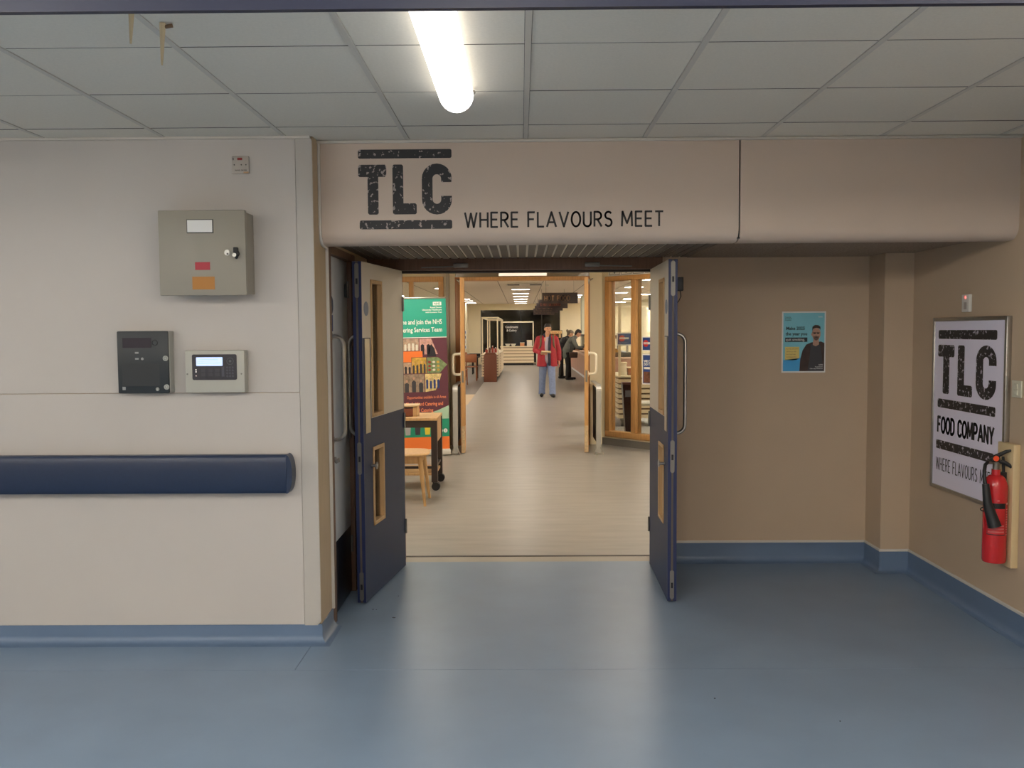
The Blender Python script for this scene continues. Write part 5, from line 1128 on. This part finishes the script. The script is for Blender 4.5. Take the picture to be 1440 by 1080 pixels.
# two people leaning at the counter, facing +X
def leaner(px, py, label, jm, hairm, bun, hx=0, sc=1.0, turn=0.0):
    r = root('person', label, 'person', (0, 0, 0), 'people leaning at the food counter'); r['_local'] = 1
    b = B()
    b.caps((0, -.04, .90), (0, .04, .90), .135, .135, 16); b.caps((.02, 0, .95), (.15, 0, 1.18), .13, .125, 16); b.caps((.18, -.07, 1.27), (.18, .07, 1.27), .115, .115, 16); b.caps((.22, 0, 1.32), (.31, 0, 1.43), .055, .05, 12)
    h = head(b, (.36, 0, 1.50), (.85, -.15, -.50), 1.0)
    for sy, fx in ((-.09, .02), (.09, .10)):
        b.caps((0, sy, .88), (.02 + fx * .3, sy, .48), .10, .062, 12); b.caps((.02 + fx * .3, sy, .48), (fx - .02, sy, .09), .060, .040, 12); b.caps((fx - .04, sy, .045), (fx + .13, sy, .035), .036, .028, 10)
    for sy in (-1, 1):
        b.caps((.19, sy * .18, 1.30), (.30, sy * .21, 1.06), .052, .042, 10); b.caps((.30, sy * .21, 1.06), (.50, sy * .12, 1.00), .040, .028, 10); hand(b, (.50, sy * .12, 1.00), (1, -sy * .1, -.25), (0, -sy * .3, 1), .4)
    union(obj('body', b, SKIN, r), .0085, 3); face(r, *h)
    c, f, l, u = h; b = B(); b.caps(c + u * .05 - f * .03, c + u * .06 + f * .01, .088, .078, 14); b.caps(c - f * .055 + u * .02, c - f * .06 - u * .04, .070, .055, 12)
    if bun: b.caps(c - f * .12 + u * .03, c - f * .15 + u * .05, .05, .042, 12)
    union(obj('hair', b, hairm, r), .009, 1)
    b = B(); b.caps((0, -.05, .90), (0, .05, .90), .145, .145, 16)
    for sy, fx in ((-.09, .02), (.09, .10)): b.caps((0, sy, .87), (.02 + fx * .3, sy, .48), .115, .082, 14); b.caps((.02 + fx * .3, sy, .48), (fx - .02, sy, .12), .080, .062, 14)
    union(obj('trousers', b, mat('trousers_black', (24, 23, 26), .7), r), .011, 2)
    for sy, fx in ((-.09, .02), (.09, .10)):
        b = B(); b.caps((fx - .05, sy, .048), (fx + .15, sy, .042), .047, .040, 12); union(obj('shoe', b, SHOE, r), .009, 2)
    b = B(); b.caps((-.01, -.06, .78), (.0, -.06, .95), .135, .14, 16); b.caps((-.01, .06, .78), (.0, .06, .95), .135, .14, 16); b.caps((.01, 0, .95), (.13, 0, 1.20), .165, .155, 18); b.caps((.16, -.09, 1.27), (.16, .09, 1.27), .135, .135, 16); b.caps((.20, 0, 1.33), (.27, 0, 1.39), .085, .07, 12)
    for sy in (-1, 1): b.caps((.18, sy * .19, 1.30), (.30, sy * .225, 1.06), .080, .068, 12); b.caps((.30, sy * .225, 1.06), (.46, sy * .14, 1.01), .066, .052, 12)
    union(obj('jacket', b, jm, r), .011, 3)
    r.matrix_basis = Matrix.Translation((px, py, 0)) @ Matrix.Rotation(turn, 4, 'Z') @ Matrix.Scale(sc, 4)
    return r
leaner(1.50, 29.15, 'person in a grey green jacket bending over the food counter', mat('jacket_grey_green', (98, 103, 99), .7, noise=(14, .12)), HAIR, False, sc=1.0)
leaner(1.30, 29.95, 'person in a black coat with a grey bun, half hidden behind the grey green jacket', mat('coat_black', (28, 27, 31), .7), mat('hair_grey_brown', (120, 108, 92), .6, noise=(60, .2)), True, sc=.99, turn=.1)
hb_ = root('shoulder_bag', 'dark brown shoulder bag hanging at the hip of the grey green jacket', 'bag', (1.66, 28.85, .72))
b = B(); b.box(1.56, 1.82, 28.82, 28.92, .72, .90, bev=.03, seg=3); obj('body', b, mat('bag_brown', (64, 42, 36), .5), hb_)
b = B(); b.box(1.555, 1.825, 28.812, 28.93, .80, .905, bev=.02); obj('flap', b, mat('bag_brown', (64, 42, 36)), hb_)
b = B(); b.tube([(1.58, 28.87, .89), (1.60, 28.88, 1.10), (1.64, 28.97, 1.36), (1.66, 29.05, 1.405)], .010, 8); obj('strap', b, BLACK, hb_)
# ------------------------------------------------------------------ freeze text to meshes
bpy.context.view_layer.update(); dg = bpy.context.evaluated_depsgraph_get()
for o in TEXTS:
    me = bpy.data.meshes.new_from_object(o.evaluated_get(dg)); nm = o.name
    n = bpy.data.objects.new('lettering', me); S.collection.objects.link(n); n.parent = o.parent
    n.matrix_parent_inverse = o.matrix_parent_inverse.copy(); n.matrix_basis = o.matrix_basis.copy()
    bpy.data.objects.remove(o)
for o in bpy.data.objects:
    if '_local' in o: del o['_local']
